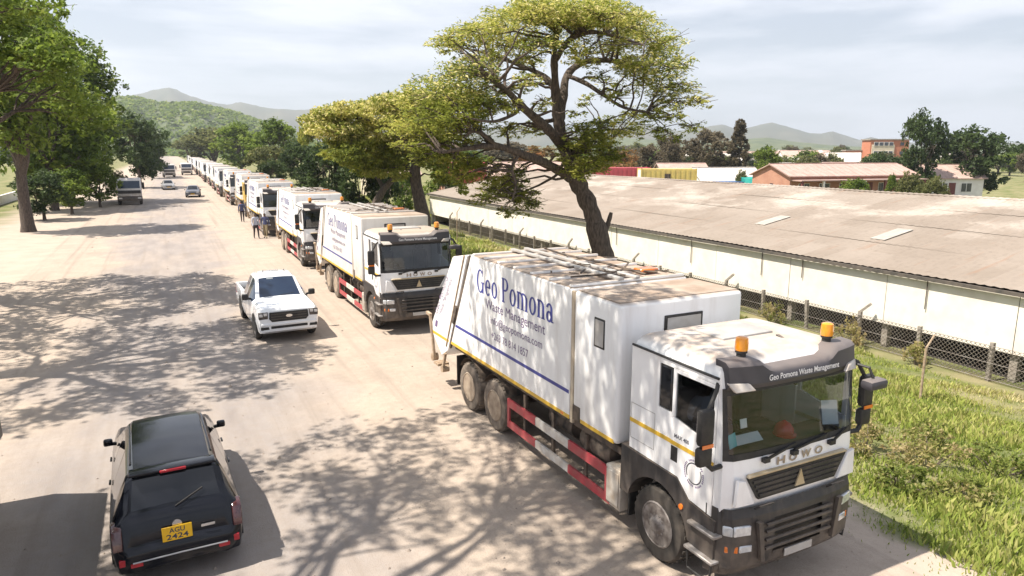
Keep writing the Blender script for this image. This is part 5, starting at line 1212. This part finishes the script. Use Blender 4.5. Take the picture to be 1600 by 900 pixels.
while y < WY1 - .1:
    L_ = min(4.6, WY1 - y); j = random.uniform(-.006, .006)
    mb = MB(); mb.box(WX + j, WX + .12 + j, y + .012, y + L_ - .012, WB, WE - .02); wb_(mb, 'wall_panel', plaster); y += 4.6
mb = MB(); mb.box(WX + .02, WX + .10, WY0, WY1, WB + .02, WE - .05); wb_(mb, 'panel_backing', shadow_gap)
# sheets: corrugation as real waves, three courses lapping down the slope
courses = 4
for c in range(courses):
    f0, f1 = c / courses, (c + 1) / courses; mb = MB(); xa = WX - .12 + (RX - WX + .12) * f0; xb = WX - .12 + (RX - WX + .12) * f1 + .15
    sl_ = (RZ - WE) / (RX - WX); za = WE + .10 + (xa - WX) * sl_ + .03 * (courses - c) * 0 + (.012 if c else 0); zb = WE + .10 + (xb - WX) * sl_
    ny = int((WY1 - WY0) / .1); V = []
    for q in range(ny + 1):
        yy = WY0 - .3 + (WY1 - WY0 + .6) * q / ny; wv = .016 * math.sin(q * PI / 1.6) + .012 * math.sin(q * .045 + c) ; V += [(xa, yy, za + wv), (xb, yy, zb + wv)]
    mb.add(V, [(2 * q, 2 * q + 1, 2 * q + 3, 2 * q + 2) for q in range(ny)]); wb_(mb, 'roof_sheeting', roof_m, smooth=True)
mb = MB(); mb.add([(RX - .05, WY0 - .3, RZ + .1), (RX - .05, WY1 + .3, RZ + .1), (RX + 11, WY1 + .3, WE), (RX + 11, WY0 - .3, WE)], [(0, 1, 2, 3)]); wb_(mb, 'far_slope', roof_m)
mb = MB(); mb.box(RX - .25, RX + .25, WY0 - .3, WY1 + .3, RZ + .06, RZ + .10); wb_(mb, 'ridge_cap', roof_m)
mb = MB(); mb.box(WX - .20, WX - .10, WY0 - .3, WY1 + .3, WE - .10, WE + .02); wb_(mb, 'gutter', mat('gutter_iron', (.06, .055, .05), (.12, .10, .085), 3, .8))
lightm = mat('translucent_sheet', (.40, .37, .33), (.30, .275, .245), 3, .6)
for px, py in [(1393, 367), (1207, 345)]:
    r_, d_ = ray(px, py); k = (WE + .10 - WX * sl_ - CAM_H) / (r_.z - sl_ * r_.x); p = r_ * k; p.z += CAM_H
    mb = MB(); a = [(p.x - .9, p.y - .35), (p.x + .9, p.y - .35), (p.x + .9, p.y + .35), (p.x - .9, p.y + .35)]
    zf = lambda x: WE + .10 + (x - WX) * sl_
    mb.add([(x, yy, zf(x) + .045) for x, yy in a] + [(x, yy, zf(x) + .03) for x, yy in a], [(0, 1, 2, 3), (0, 4, 5, 1), (1, 5, 6, 2), (2, 6, 7, 3), (3, 7, 4, 0)]); wb_(mb, 'roof_light', lightm)
for q in range(18):
    yy = WY0 + 1 + q * 4.6 - 1.0
    if yy > WY1: break
    mb = MB(); mb.box(WX + .15, WX + .4, yy - .12, yy + .12, WG - .3, WE - .1); wb_(mb, 'post', conc)
mb = MB(); mb.box(WX + .45, RX + 10.6, WY0 + .2, WY1 - .2, WG - .1, WG + .03); wb_(mb, 'floor_shade', shadow_gap)  # dark sheet over the turf, painted as the shade under the roof
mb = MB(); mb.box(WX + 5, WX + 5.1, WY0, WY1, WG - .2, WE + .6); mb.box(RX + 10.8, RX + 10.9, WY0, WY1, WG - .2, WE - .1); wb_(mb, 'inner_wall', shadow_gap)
for yy in (WY0, WY1 - .15):
    mb = MB(); mb.prism([(WX + .13, WG - .2), (RX + 10.7, WG - .2), (RX + 10.7, WE - .05), (RX, RZ + .0), (WX + .13, WE)], yy, yy + .12, 0, 'y'); wb_(mb, 'gable_wall', plaster)
for px, py in [(963, 372), (1081, 372), (1252, 440), (1190, 415), (1445, 480)]:
    p = atx(px, py, WX - .06); mb = MB(); mb.tube([(p.x, p.y, WE - .1), (p.x, p.y, WE - .1 - random.uniform(.4, 1.3))], .02, 6); wb_(mb, 'drain_pipe', chassis)

# ------------------------------------------------------------------ fence
FX = 23.6
fence = thing('chain_link_fence', 'chain link fence on concrete posts along the foot of the warehouse', 'fence', (FX, 0, -1.45))
def fb(mb, nm, m_, **k): o = mb.build(nm, m_, fence, **k); return o
fy = [3.0 + 2.45 * k for k in range(25)]
post_a = post_b = None
for k, yy in enumerate(fy):
    if k == 0:
        mb = MB(); mb.box(-.06, .06, -.06, .06, -.3, 1.30); mb.bar((0, 0, 1.28), (.10, -.34, 1.64), .09); post_a = o = mb.build('post', conc, fence)
    elif k == 1:
        mb = MB(); mb.box(-.06, .06, -.06, .06, -.3, 1.26); post_b = o = mb.build('post', conc, fence)
    else:
        o = (post_a if k % 3 == 0 else post_b).copy(); COL.objects.link(o); o.parent = fence
    o.location = (0, yy, 0); o.rotation_euler = (random.uniform(-.05, .05), random.uniform(-.04, .04), random.uniform(-.1, .1))
wire = mat('galvanised_wire', (.30, .28, .26), (.20, .17, .15), 6, .6, .4)
mb = MB(); hN = 1.16; y0, y1 = fy[0], fy[-1]; stepw = .15
y = y0 - hN
while y < y1:
    for sgn in (1, -1):
        a = (y if sgn > 0 else y + hN, 0.0); b2 = (y + hN if sgn > 0 else y, hN); pa, pb2 = a, b2
        def clip(p, q):
            (ya, za), (yb, zb) = p, q
            for lim, s_ in ((y0, 1), (y1, -1)):
                if (ya - lim) * s_ < 0: tt = (lim - ya) / (yb - ya + 1e-9); ya, za = lim, za + (zb - za) * tt
                if (yb - lim) * s_ < 0: tt = (lim - ya) / (yb - ya + 1e-9); yb, zb = lim, za + (zb - za) * tt
            return (ya, za), (yb, zb)
        if min(a[0], b2[0]) < y0 and max(a[0], b2[0]) <= y0: continue
        pa, pb2 = clip(a, b2); xo = -.075 + .012 * sgn
        mb.tube([(xo, pa[0], pa[1] + .02), (xo, pb2[0], pb2[1] + .02)], .010, 3, cap=False)
    y += stepw
for z in (.06, .6, 1.17): mb.tube([(-.09, y0, z), (-.09, (y0 + y1) / 2, z - .01), (-.09, y1, z)], .008, 4)
net = fb(mb, 'wire_netting', wire); net['kind'] = 'stuff'
# two slender rusty poles standing in the grass
for px, py, h_, lb in [(1440, 606, 1.5, 'thin leaning rusty pole with a bent top in the grass near the fence'), (714, 372, 2.4, 'slim steel pole in the grass behind the rear of the nearest truck')]:
    p = gnd(px, py, -.6); q = thing('pole', lb, 'pole', (p.x, p.y, gz(p.x)))
    mb = MB(); mb.tube([(0, 0, -.2), (.02, .02, h_ * .5), (.05, .03, h_)], .035, 8); mb.build('shaft', rust, q)
    mb = MB(); mb.tube([(.05, .03, h_), (.3, .0, h_ + .35)], .028, 7); mb.build('bent_tip', rust, q)

# ------------------------------------------------------------------ town beyond the warehouse
brick = None
m, t, b = nodes('brickwork'); b.inputs['Roughness'].default_value = .9
bt = N(t, "ShaderNodeTexBrick", Scale=4.0); c_ = t.nodes.new("ShaderNodeTexCoord"); t.links.new(c_.outputs['Object'], bt.inputs['Vector'])
bt.inputs['Color1'].default_value = (.42, .21, .14, 1); bt.inputs['Color2'].default_value = (.36, .17, .12, 1); bt.inputs['Mortar'].default_value = (.40, .30, .24, 1)
t.links.new(mixc(t, ramp(t, noise(t, 1.2, 5), .35, .7), (.43, .23, .16), (.36, .18, .125)), b.inputs['Base Color']); brick = m
tile = mat('red_roof_tile', (.44, .31, .27), (.36, .24, .205), 1.2, .85, bmp=.2)
pink_roof = mat('faded_pink_roof', (.46, .33, .29), (.38, .27, .23), 1.2, .85)
asb = mat('pale_sheet_roof', (.62, .58, .54), (.52, .47, .43), 1.0, .85)
cream = mat('cream_plaster', (.62, .55, .42), (.56, .48, .37), 1.5, .9)
whitew = mat('white_plaster', (.74, .72, .69), (.66, .63, .60), 1.5, .9)
orange = mat('orange_plaster', (.50, .20, .12), (.44, .17, .10), 1.5, .9)
win_dark = mat('window_pane', (.03, .035, .045), (.06, .065, .08), 2, .12, coat=.5)
post_red = mat('dark_red_paint', (.16, .045, .04), (.13, .04, .035), 4, .7)
def house(name, label, cat, px, py_base_D, L_, Wd, wall_h, roof_h, wallm, roofm, rz=0, z0=-1.2, porch=False, nwin=5, over=.35, group=None, hip=False):
    """gabled house; its long side is local x, gables at both ends; the front is local -y"""
    p = at(px, 300, py_base_D); T = thing(name, label, cat, (p.x, p.y, z0), rz, group)
    mb = MB(); mb.box(-L_ / 2, L_ / 2, -Wd / 2, Wd / 2, -.3, wall_h); 
    if not hip:
        for sx in (-1, 1): mb.prism([(-Wd / 2, wall_h), (Wd / 2, wall_h), (0, wall_h + roof_h - .04)], sx * L_ / 2 - (.12 if sx > 0 else 0), sx * L_ / 2 + (.12 if sx < 0 else 0))
    mb.build('wall', wallm, T)
    mb = MB(); th = .12; ex = over; sl2 = roof_h / (Wd / 2); e = (Wd / 2 + over); ze = wall_h - over * sl2
    for sy in (-1, 1):
        if hip: mb.add([(-L_ / 2 - ex, sy * e, ze), (L_ / 2 + ex, sy * e, ze), (L_ / 2 - Wd / 2, 0, wall_h + roof_h), (-L_ / 2 + Wd / 2, 0, wall_h + roof_h)], [(0, 1, 2, 3)])
        else: mb.add([(-L_ / 2 - ex, sy * e, ze + th), (L_ / 2 + ex, sy * e, ze + th), (L_ / 2 + ex, 0, wall_h + roof_h + th), (-L_ / 2 - ex, 0, wall_h + roof_h + th), (-L_ / 2 - ex, sy * e, ze), (L_ / 2 + ex, sy * e, ze), (L_ / 2 + ex, 0, wall_h + roof_h), (-L_ / 2 - ex, 0, wall_h + roof_h)], [(0, 1, 2, 3), (4, 7, 6, 5), (0, 4, 5, 1), (0, 3, 7, 4), (1, 5, 6, 2)])
    if hip:
        for sx in (-1, 1): mb.add([(sx * (L_ / 2 + ex), -e, ze), (sx * (L_ / 2 + ex), e, ze), (sx * (L_ / 2 - Wd / 2), 0, wall_h + roof_h)], [(0, 1, 2)])
    rf = mb.build('roof', roofm, T)
    nr = max(6, int(L_ / .9))
    mb = MB()
    for k in range(nr + 1):
        x = -L_ / 2 - ex + (L_ + 2 * ex) * k / nr
        if not hip: mb.bar((x, -e, ze + th + .01), (x, 0, wall_h + roof_h + th + .01), .06, .05)
    if mb.f: mb.build('tile_rib', roofm, rf)
    mb = MB(); mb.box(-L_ / 2 - ex, L_ / 2 + ex, -.12, .12, wall_h + roof_h + .08, wall_h + roof_h + .2) if not hip else None
    if mb.f: mb.build('ridge', roofm, rf)
    if porch:
        mb = MB(); mb.box(-L_ / 2 + .1, L_ / 2, -Wd / 2 - 2.0, -Wd / 2 + .05, wall_h - .55, wall_h - .42); mb.build('porch_roof', roofm, T)
        for k in range(7):
            x = -L_ / 2 + .4 + (L_ - .8) * k / 6; mb = MB(); mb.box(x - .12, x + .12, -Wd / 2 - 1.9, -Wd / 2 - 1.66, -.2, wall_h - .55); mb.build('porch_post', post_red if k % 2 == 0 else whitew, T)
    for k in range(nwin):
        x = -L_ / 2 + L_ * (k + .7) / (nwin + .4); wz0, wz1 = wall_h * .36, wall_h * .78; ww = min(.8, L_ / nwin * .33)
        mb = MB(); mb.box(x - ww, x + ww, -Wd / 2 - .04, -Wd / 2 + .03, wz0, wz1); wo = mb.build('window', whitew, T)
        for q in (-1, 1):
            mb = MB(); mb.box(x + q * ww * .48 - ww * .42, x + q * ww * .48 + ww * .42, -Wd / 2 - .06, -Wd / 2 - .041, wz0 + .08, wz1 - .08); mb.build('pane', win_dark, wo)
    mb = MB(); mb.box(-L_ / 2 - .05, -L_ / 2 + .02, -.6, .0, wall_h * .4, wall_h * .75); mb.build('window', win_dark, T)
    mb = MB(); mb.box(L_ * .12 - .5, L_ * .12 + .5, -Wd / 2 - .05, -Wd / 2 + .02, 0, wall_h * .78); mb.build('door', post_red, T)
    return T
house('brick_house', 'brick house with a long faded red tiled roof and a porch', 'house', 1300, 92, 19.0, 7.6, 4.0, 1.3, brick, tile, R(-10), porch=True, nwin=6)
house('bungalow', 'low house with a pink roof at the right edge', 'house', 1448, 105, 12, 7, 3.2, 1.7, whitew, pink_roof, R(-25), nwin=3)
house('bungalow', 'house with a pale sheet roof left of the brick house', 'house', 1128, 112, 10.5, 6.5, 2.4, 1.9, whitew, asb, R(-12), nwin=3)
house('bungalow', 'small gabled house with a faded brown roof right of the yellow container', 'house', 1062, 118, 8.0, 6.0, 3.0, 1.9, cream, pink_roof, R(-15), nwin=2)
house('bungalow', 'white gabled building behind the roof of the brick house', 'house', 1312, 170, 7.0, 6.0, 4.2, 2.2, whitew, asb, R(-50), nwin=2)
house('bungalow', 'low wide pink roofed house behind the brick house ridge', 'house', 1340, 130, 14.0, 7.0, 3.6, 1.2, whitew, pink_roof, R(-20), nwin=4)
house('long_shed', 'long pale shed on the skyline left of the white gable', 'shed', 1240, 230, 34.0, 10.0, 3.2, 1.6, cream, asb, R(-28), nwin=6)
house('long_shed', 'orange walled shed left of the long pale shed', 'shed', 1242, 158, 12.0, 6.0, 3.0, 1.2, orange, asb, R(-28), nwin=3)
house('long_shed', 'low dark roofed shed left of the warehouse end', 'shed', 610, 120, 9.0, 6.0, 3.0, 1.4, cream, pink_roof, R(-5), nwin=3)
house('long_shed', 'brown roofed building glimpsed under the big acacia', 'shed', 790, 110, 20.0, 8.0, 3.4, 1.8, brick, pink_roof, R(-8), nwin=5)
random.seed(41)
for i in range(24):
    D = random.uniform(190, 330) if i > 13 else random.uniform(320, 620); px = random.choice([random.uniform(1180, 1420), random.uniform(960, 1640)])
    wl_, rf_ = random.choice([('white', whitew), ('cream', cream), ('orange', orange), ('white', whitew)]), random.choice([('pale sheet', asb), ('pinkish', pink_roof), ('red tiled', tile)])
    lg = random.uniform(9, 22); house('far_house', 'tiny %s %s house, %s roof, %s' % ('long' if lg > 15 else 'short', wl_[0], rf_[0], 'left of the brick gable' if px < 1190 else ('above the brick house' if px < 1420 else 'beyond the large dark tree')), 'house', px, D, lg, 8, random.uniform(3, 5), 2, wl_[1], rf_[1], R(random.uniform(-40, 0)), nwin=3, group='tiny far houses')
# brick block of flats with a pale front
def block(label, px, D, wpx, top_py, wall, panel, storeys, cols, rz):
    p = at(px, top_py, D); wd = wpx * D / F_PX; h = p.z + 1.2; T = thing('flat_block', label, 'building', (p.x, p.y, -1.2), rz)
    mb = MB(); mb.box(-wd / 2, wd / 2, 0, wd * .5, -.3, h); mb.build('wall', wall, T)
    mb = MB(); mb.box(-wd / 2 - .3, wd / 2 + .3, -.3, wd * .5 + .3, h, h + .35); mb.build('roof', conc, T)
    mb = MB(); mb.box(-wd / 2 + .4, wd * .12, -.25, -.01, -.2, h - 1.2); mb.build('front_panel', panel, T)
    sh = h / storeys
    for s in range(storeys):
        for c in range(cols):
            x = -wd / 2 + .9 + (wd * .6 - .9) * (c + .4) / cols; z = s * sh + sh * .35; mb = MB(); mb.box(x - .6, x + .6, -.33, -.24, z, z + sh * .45); o = mb.build('window', whitew, T)
            mb = MB(); mb.box(x - .5, x + .5, -.36, -.335, z + .1, z + sh * .45 - .1); mb.build('pane', win_dark, o)
        x = wd * .32; mb = MB(); mb.box(x - .5, x + .5, -.06, .02, s * sh + sh * .4, s * sh + sh * .75); mb.build('window', win_dark, T)
    return T
block('red brick block of flats with a pale front, tallest building on the right', 1391, 200, 58, 219, orange, cream, 4, 4, R(-28))
block('small orange annex left of the brick block of flats', 1338, 205, 30, 236, orange, cream, 2, 2, R(-28))

# shipping containers, ribbed
def container(label, px, D, L_, paint, rz, py_top):
    p = at(px, py_top, D); z0 = p.z - 2.6; T = thing('shipping_container', label, 'container', (p.x, p.y, z0), rz)
    mb = MB(); mb.box(-L_ / 2, L_ / 2, -1.2, 1.2, .1, 2.55); mb.build('shell', paint, T)
    n = int(L_ / .55)
    for k in range(n):
        x = -L_ / 2 + L_ * (k + .5) / n; mb = MB(); mb.box(x - .14, x + .14, -1.24, -1.201, .22, 2.42); mb.build('side_rib', paint, T)
    for x in (-L_ / 2, L_ / 2):
        mb = MB()
        for y_ in (-1.2, 1.2): mb.box(x - .09, x + .09, y_ - .09, y_ + .09, 0, 2.6)
        mb.build('corner_post', paint, T)
    for sx in (-1, 1):
        mb = MB(); mb.box(min(sx * L_ / 2, sx * (L_ / 2 + .05)), max(sx * L_ / 2, sx * (L_ / 2 + .05)), -1.0, 1.0, .2, 2.4); mb.build('door', paint if sx > 0 else whitew, T)
    mb = MB(); mb.box(-L_ / 2 + .1, L_ / 2 - .1, -1.1, 1.1, z0 * 0 - 1.6, .1); mb.build('footing', conc, T)
    if 'yellow' in label: mb = MB(); mb.box(-.5, .2, -1.27, -1.2, 1.2, 2.0); mb.build('hatch', chassis, T)
    return T
c_red = mat('container_red', (.48, .08, .10), (.40, .07, .085), 2, .6); c_yel = mat('container_yellow', (.66, .52, .16), (.58, .44, .15), 2, .6)
container('long red shipping container beyond the warehouse ridge', 968, 88, 7.2, c_red, R(-26), 261)
container('yellow shipping container right of the red one', 1042, 84, 6.4, c_yel, R(-26), 263)
container('pink red container glimpsed under the second acacia', 726, 85, 5.0, c_red, R(-26), 253)
tq = mat('turquoise_tarp', (.02, .30, .24), (.015, .24, .22), 2, .6); bl = mat('blue_tarp', (.05, .10, .24), (.06, .13, .28), 2, .6)
p = at(1180, 276, 100); tt = thing('market_tent', 'turquoise tarpaulin shelter beside the brick gable', 'shelter', (p.x, p.y, -1.2), R(-20)); h_ = p.z + 1.2
mb = MB(); mb.prism([(-1.9, h_ - .9), (1.9, h_ - .9), (1.3, h_ - .2), (0, h_), (-1.3, h_ - .2)], -2.2, 2.2); mb.build('canopy', tq, tt)
mb = MB(); [mb.box(x - .05, x + .05, y_ - .05, y_ + .05, 0, h_ - .8) for x in (-2, 2) for y_ in (-1.8, 1.8)]; mb.build('pole', conc, tt)
mb = MB(); mb.box(-5.6, -2.3, -1.5, 1.5, h_ - 1.5, h_ - .65); mb.box(2.3, 4.2, -1.5, 1.5, h_ - 1.5, h_ - .6); mb.build('side_sheet', bl, tt)

# low white wall along the left verge
mb = MB(); mb.box(-17, -16.7, 60, 110, 0, 1.0); tag(mb.build('boundary_wall', whitew), 'low white wall behind the grass on the left', 'wall')
# ------------------------------------------------------------------ grass and weeds on the bank
rng = np.random.default_rng(99); random.seed(99)
def grass(n, ya, yb, x0, x1, hmin, hmax, seedpow, name, wmul=1.0):
    x = rng.uniform(x0, x1, n); y = ya + (yb - ya) * rng.random(n) ** seedpow
    pn = np.sin(x * .9 + 1.3 * np.sin(y * .5)) * np.sin(y * .8 + .7 * np.sin(x * 1.1)) + .5 * np.sin(x * 2.7 + y * 2.1)
    edge_ = 9.9 + .45 * np.sin(y * .9) + .35 * np.sin(y * 2.3 + 1)
    keep = (x > edge_ + rng.exponential(.25, n) * .6 - (1.0 if x1 < 11 else 0)) & (rng.random(n) < np.clip(.75 + .35 * pn, .12, 1)); x, y, pn = x[keep], y[keep], pn[keep]; n = len(x)
    z = np.array([gz(q) for q in x]) - .01; h = rng.uniform(hmin, hmax, n) * np.clip(.75 + .4 * pn, .35, 1.5); a = rng.uniform(0, 2 * PI, n); lean_ = rng.uniform(.1, .75, n) * h; wd = h * rng.uniform(.07, .14, n) * wmul
    la = rng.uniform(0, 2 * PI, n); dx, dy = np.cos(la) * lean_, np.sin(la) * lean_; cx, sx = np.cos(a) * wd, np.sin(a) * wd
    V = np.stack([np.stack([x - cx, y - sx, z], 1), np.stack([x + cx, y + sx, z], 1), np.stack([x + cx * .6 + dx * .45, y + sx * .6 + dy * .45, z + h * .62], 1), np.stack([x + dx, y + dy, z + h * .95], 1)], 1).reshape(-1, 3)
    me = bpy.data.meshes.new(name); me.vertices.add(4 * n); me.vertices.foreach_set('co', V.astype(np.float32).ravel()); me.loops.add(4 * n); me.loops.foreach_set('vertex_index', np.arange(4 * n, dtype=np.int32))
    me.polygons.add(n); me.polygons.foreach_set('loop_start', np.arange(0, 4 * n, 4, dtype=np.int32)); me.polygons.foreach_set('loop_total', np.full(n, 4, np.int32))
    dry = np.clip(np.sin(x * .55 + 2.1) * np.sin(y * .37 + x * .2) * 1.4 - .45, 0, 1)
    tnt = np.clip(.42 + .5 * dry + .16 * pn + rng.normal(0, .16, n) + .14 * np.clip((x - 16) / 5, 0, 1), 0, 1)
    q = me.attributes.new('tint', 'FLOAT', 'FACE'); q.data.foreach_set('value', tnt.astype(np.float32)); me.materials.append(LM['grass']); me.update(calc_edges=True)
    o = bpy.data.objects.new(name, me); COL.objects.link(o); o['kind'] = 'stuff'; return o
grass(210000, -3, 26, 9.7, 22.5, .06, .24, 1.0, 'grass', 1.3)
grass(4200, 2, 30, 8.9, 10.6, .04, .13, 1.0, 'grass', 1.6)
grass(50000, 26, 90, 9.7, 22.5, .15, .45, 1.4, 'grass', 2.2)
grass(9000, 70, 120, 22.5, 28, .2, .5, 1, 'grass', 2)
# left verge tufts
def weed(label, x, y, h, sp, seed, tint0):
    global rng; rng = np.random.default_rng(seed); random.seed(seed)
    T = thing('weed_bush', label, 'bush', (x, y, gz(x)), 0, 'weeds on the bank'); mb = MB(); tips = []
    for k in range(14):
        a = random.uniform(0, 6.28); r_ = sp * random.random() ** .6; e = Vector((r_ * math.cos(a), r_ * math.sin(a), h * random.uniform(.5, 1) * (1 - .4 * r_ / sp))); twig(mb, (r_ * .2 * math.cos(a), r_ * .2 * math.sin(a), -.05), e, .012, .005, .03, 4, .05, 4); tips.append(e)
    mb.build('stem', bark2, T); P, tn = cluster_points([(tuple(e * .85), (sp * .35, sp * .35, h * .28)) for e in tips], 1300)
    P[:, 2] = np.abs(P[:, 2]); leaf_object('foliage', P, .085 * rng.uniform(.6, 1.4, len(P)), np.clip(tn + tint0, 0, 1), LM['weed'], T, flat=.3); return T
for k, (x, y, h, sp, t0, lb) in enumerate([(12.6, 9.0, .85, .8, .35, 'dry brown weed clump right beside the nearest cab door'), (13.6, 8.3, .75, .8, .3, 'brown weed clump nearer the right edge'), (12.2, 10.2, .7, .7, .2, 'weed clump behind the kerb side mirror of the nearest truck'), (13.4, 10.2, .8, .9, .25, 'tall weed clump on the upper bank below the thin pole'), (14.6, 9.0, .6, .7, .1, 'green weed at the right edge half way up the bank'), (11.6, 7.6, .5, .6, .0, 'low green weed in the shade of the nearest cab'), (12.6, 6.9, .45, .6, .05, 'low green weed near the lower right corner'), (14.9, 7.6, .6, .7, -.05, 'bright green weed at the right border'),
     (23.1, 17.6, 1.2, .6, .4, 'dry creeper climbing the fence above the cab'), (23.2, 21.6, 1.1, .6, .3, 'dry stalks against the fence left of the cab beacon'), (23.0, 14.9, 1.0, .5, .35, 'dry stalks against the fence near the cab beacon'), (13.0, 31.5, 1.8, .9, -.1, 'tall green weed behind the second truck cab'), (13.4, 36.0, 2.0, 1.1, .05, 'tall bush below the second acacia trunk'), (14.5, 29.0, 1.0, .8, .2, 'olive weed on the bank behind the rear of the nearest truck')]):
    weed(lb, x, y, h, sp, 300 + k, t0)

# ------------------------------------------------------------------ hills
def hill(name, sky_px, D, depth, m_, base_z=-3, rough=1.0, seed=1, nrow=14, step=6):
    rs = np.random.default_rng(seed); xs_ = [p[0] for p in sky_px]; ys_ = [p[1] for p in sky_px]
    cols = np.arange(xs_[0], xs_[-1] + 1, step); top = np.interp(cols, xs_, ys_)
    ph = rs.uniform(0, 6.28, 8); V = []; nr = nrow
    for r_ in range(nr):
        u = r_ / (nr - 1); d = D + (u - .62) * depth
        prof = math.sin(PI * min(1, u / 1.24)) ** 1.3 if u < .62 else math.sin(PI * (.5 + (u - .62) / .76 * .5)) ** 1.1
        for i, px in enumerate(cols):
            p = at(px, top[i], D); hgt = p.z - base_z
            ridge = 1 + .16 * math.sin(px * .045 + ph[0] + u * 2) * (1 - prof) * 2 + .10 * math.sin(px * .11 + ph[1] + u * 5) * (1 - prof) * 2
            q = at(px, 200, d); z = base_z + max(0, hgt * prof * ridge) + rs.normal(0, hgt * .006 * rough)
            if prof < .02: z = base_z
            V.append((q.x, q.y, z))
    n = len(cols); me = bpy.data.meshes.new(name); me.from_pydata(V, [], [(a * n + i, a * n + i + 1, (a + 1) * n + i + 1, (a + 1) * n + i) for a in range(nr - 1) for i in range(n - 1)])
    me.materials.append(m_); me.shade_smooth(); o = bpy.data.objects.new(name, me); COL.objects.link(o); o['kind'] = 'structure'; return o, V
scrub = mat('wooded_hillside', (.050, .072, .030), (.10, .115, .05), .03, .95, lo=.35, hi=.65)
far_scrub = mat('far_hillside', (.055, .065, .04), (.10, .095, .065), .004, .95)
hill('far_hills', [(-300, 214), (-100, 205), (60, 185), (160, 160), (190, 152), (215, 149), (245, 141), (270, 139), (285, 143), (300, 150), (325, 158), (350, 163), (362, 164), (375, 160), (395, 164), (420, 170), (470, 172), (500, 171), (530, 176), (600, 188), (700, 196), (760, 200), (800, 198), (830, 195), (870, 200), (900, 205), (940, 200), (970, 194), (1000, 192), (1030, 199), (1060, 205), (1100, 199), (1130, 195), (1155, 203), (1180, 197), (1205, 191), (1235, 200), (1265, 208), (1285, 209), (1300, 205), (1330, 214), (1345, 219), (1362, 214), (1385, 220), (1450, 224), (1700, 222), (1900, 226)], 3400, 1500, far_scrub, seed=3)
_, HV = hill('wooded_hill', [(-300, 215), (-60, 192), (60, 176), (150, 163), (190, 156), (215, 153), (250, 163), (285, 164), (310, 165), (345, 171), (380, 181), (415, 194), (450, 208), (500, 226), (540, 236)], 1050, 620, scrub, seed=4, nrow=22)
hill('low_ridge', [(820, 236), (880, 222), (960, 214), (1040, 220), (1120, 221), (1170, 217), (1200, 215), (1240, 221), (1290, 226), (1340, 229), (1420, 228), (1550, 226), (1700, 230)], 1500, 700, scrub, seed=6, rough=1.5)
# trees covering the near hill: too many to count, one mass of small ragged crowns
rng = np.random.default_rng(5); HV = np.array(HV).reshape(22, -1, 3); pts = []
nr, nc = HV.shape[:2]
n = 5200; a = rng.random(n) * 13.5; c = rng.random(n) * (nc - 1.01); i0 = a.astype(int); j0 = c.astype(int); fa, fc = (a - i0)[:, None], (c - j0)[:, None]
Q = (HV[i0, j0] * (1 - fa) + HV[i0 + 1, j0] * fa) * (1 - fc) + (HV[i0, j0 + 1] * (1 - fa) + HV[i0 + 1, j0 + 1] * fa) * fc
per = 14; r_ = rng.uniform(2.2, 5.0, n); d = rng.normal(size=(n, per, 3)); d /= np.linalg.norm(d, axis=2)[:, :, None]; d[:, :, 2] = np.abs(d[:, :, 2]) * .9
Pn = (Q[:, None, :] + d * r_[:, None, None] * rng.uniform(.6, 1, (n, per))[:, :, None]).reshape(-1, 3); tb = np.repeat(rng.normal(.45, .16, n), per) + rng.normal(0, .12, n * per)
hf = leaf_object('hill_woodland', Pn, np.repeat(r_ * .95, per), tb, LM['green'], None, aspect=.8, flat=.55); hf['kind'] = 'stuff'

# ------------------------------------------------------------------ the dusty air
mb = MB(); mb.box(-5200, 6500, -120, 6200, -6, 560)
m = bpy.data.materials.new('haze_air'); m.use_nodes = True; t = m.node_tree; t.nodes.clear(); o = t.nodes.new("ShaderNodeOutputMaterial"); v = t.nodes.new("ShaderNodeVolumePrincipled")
v.inputs['Density'].default_value = 0.00020; v.inputs['Color'].default_value = (.82, .90, 1.0, 1); v.inputs['Anisotropy'].default_value = 0.2
t.links.new(v.outputs[0], o.inputs['Volume']); hz = mb.build('haze', m); hz['kind'] = 'stuff'
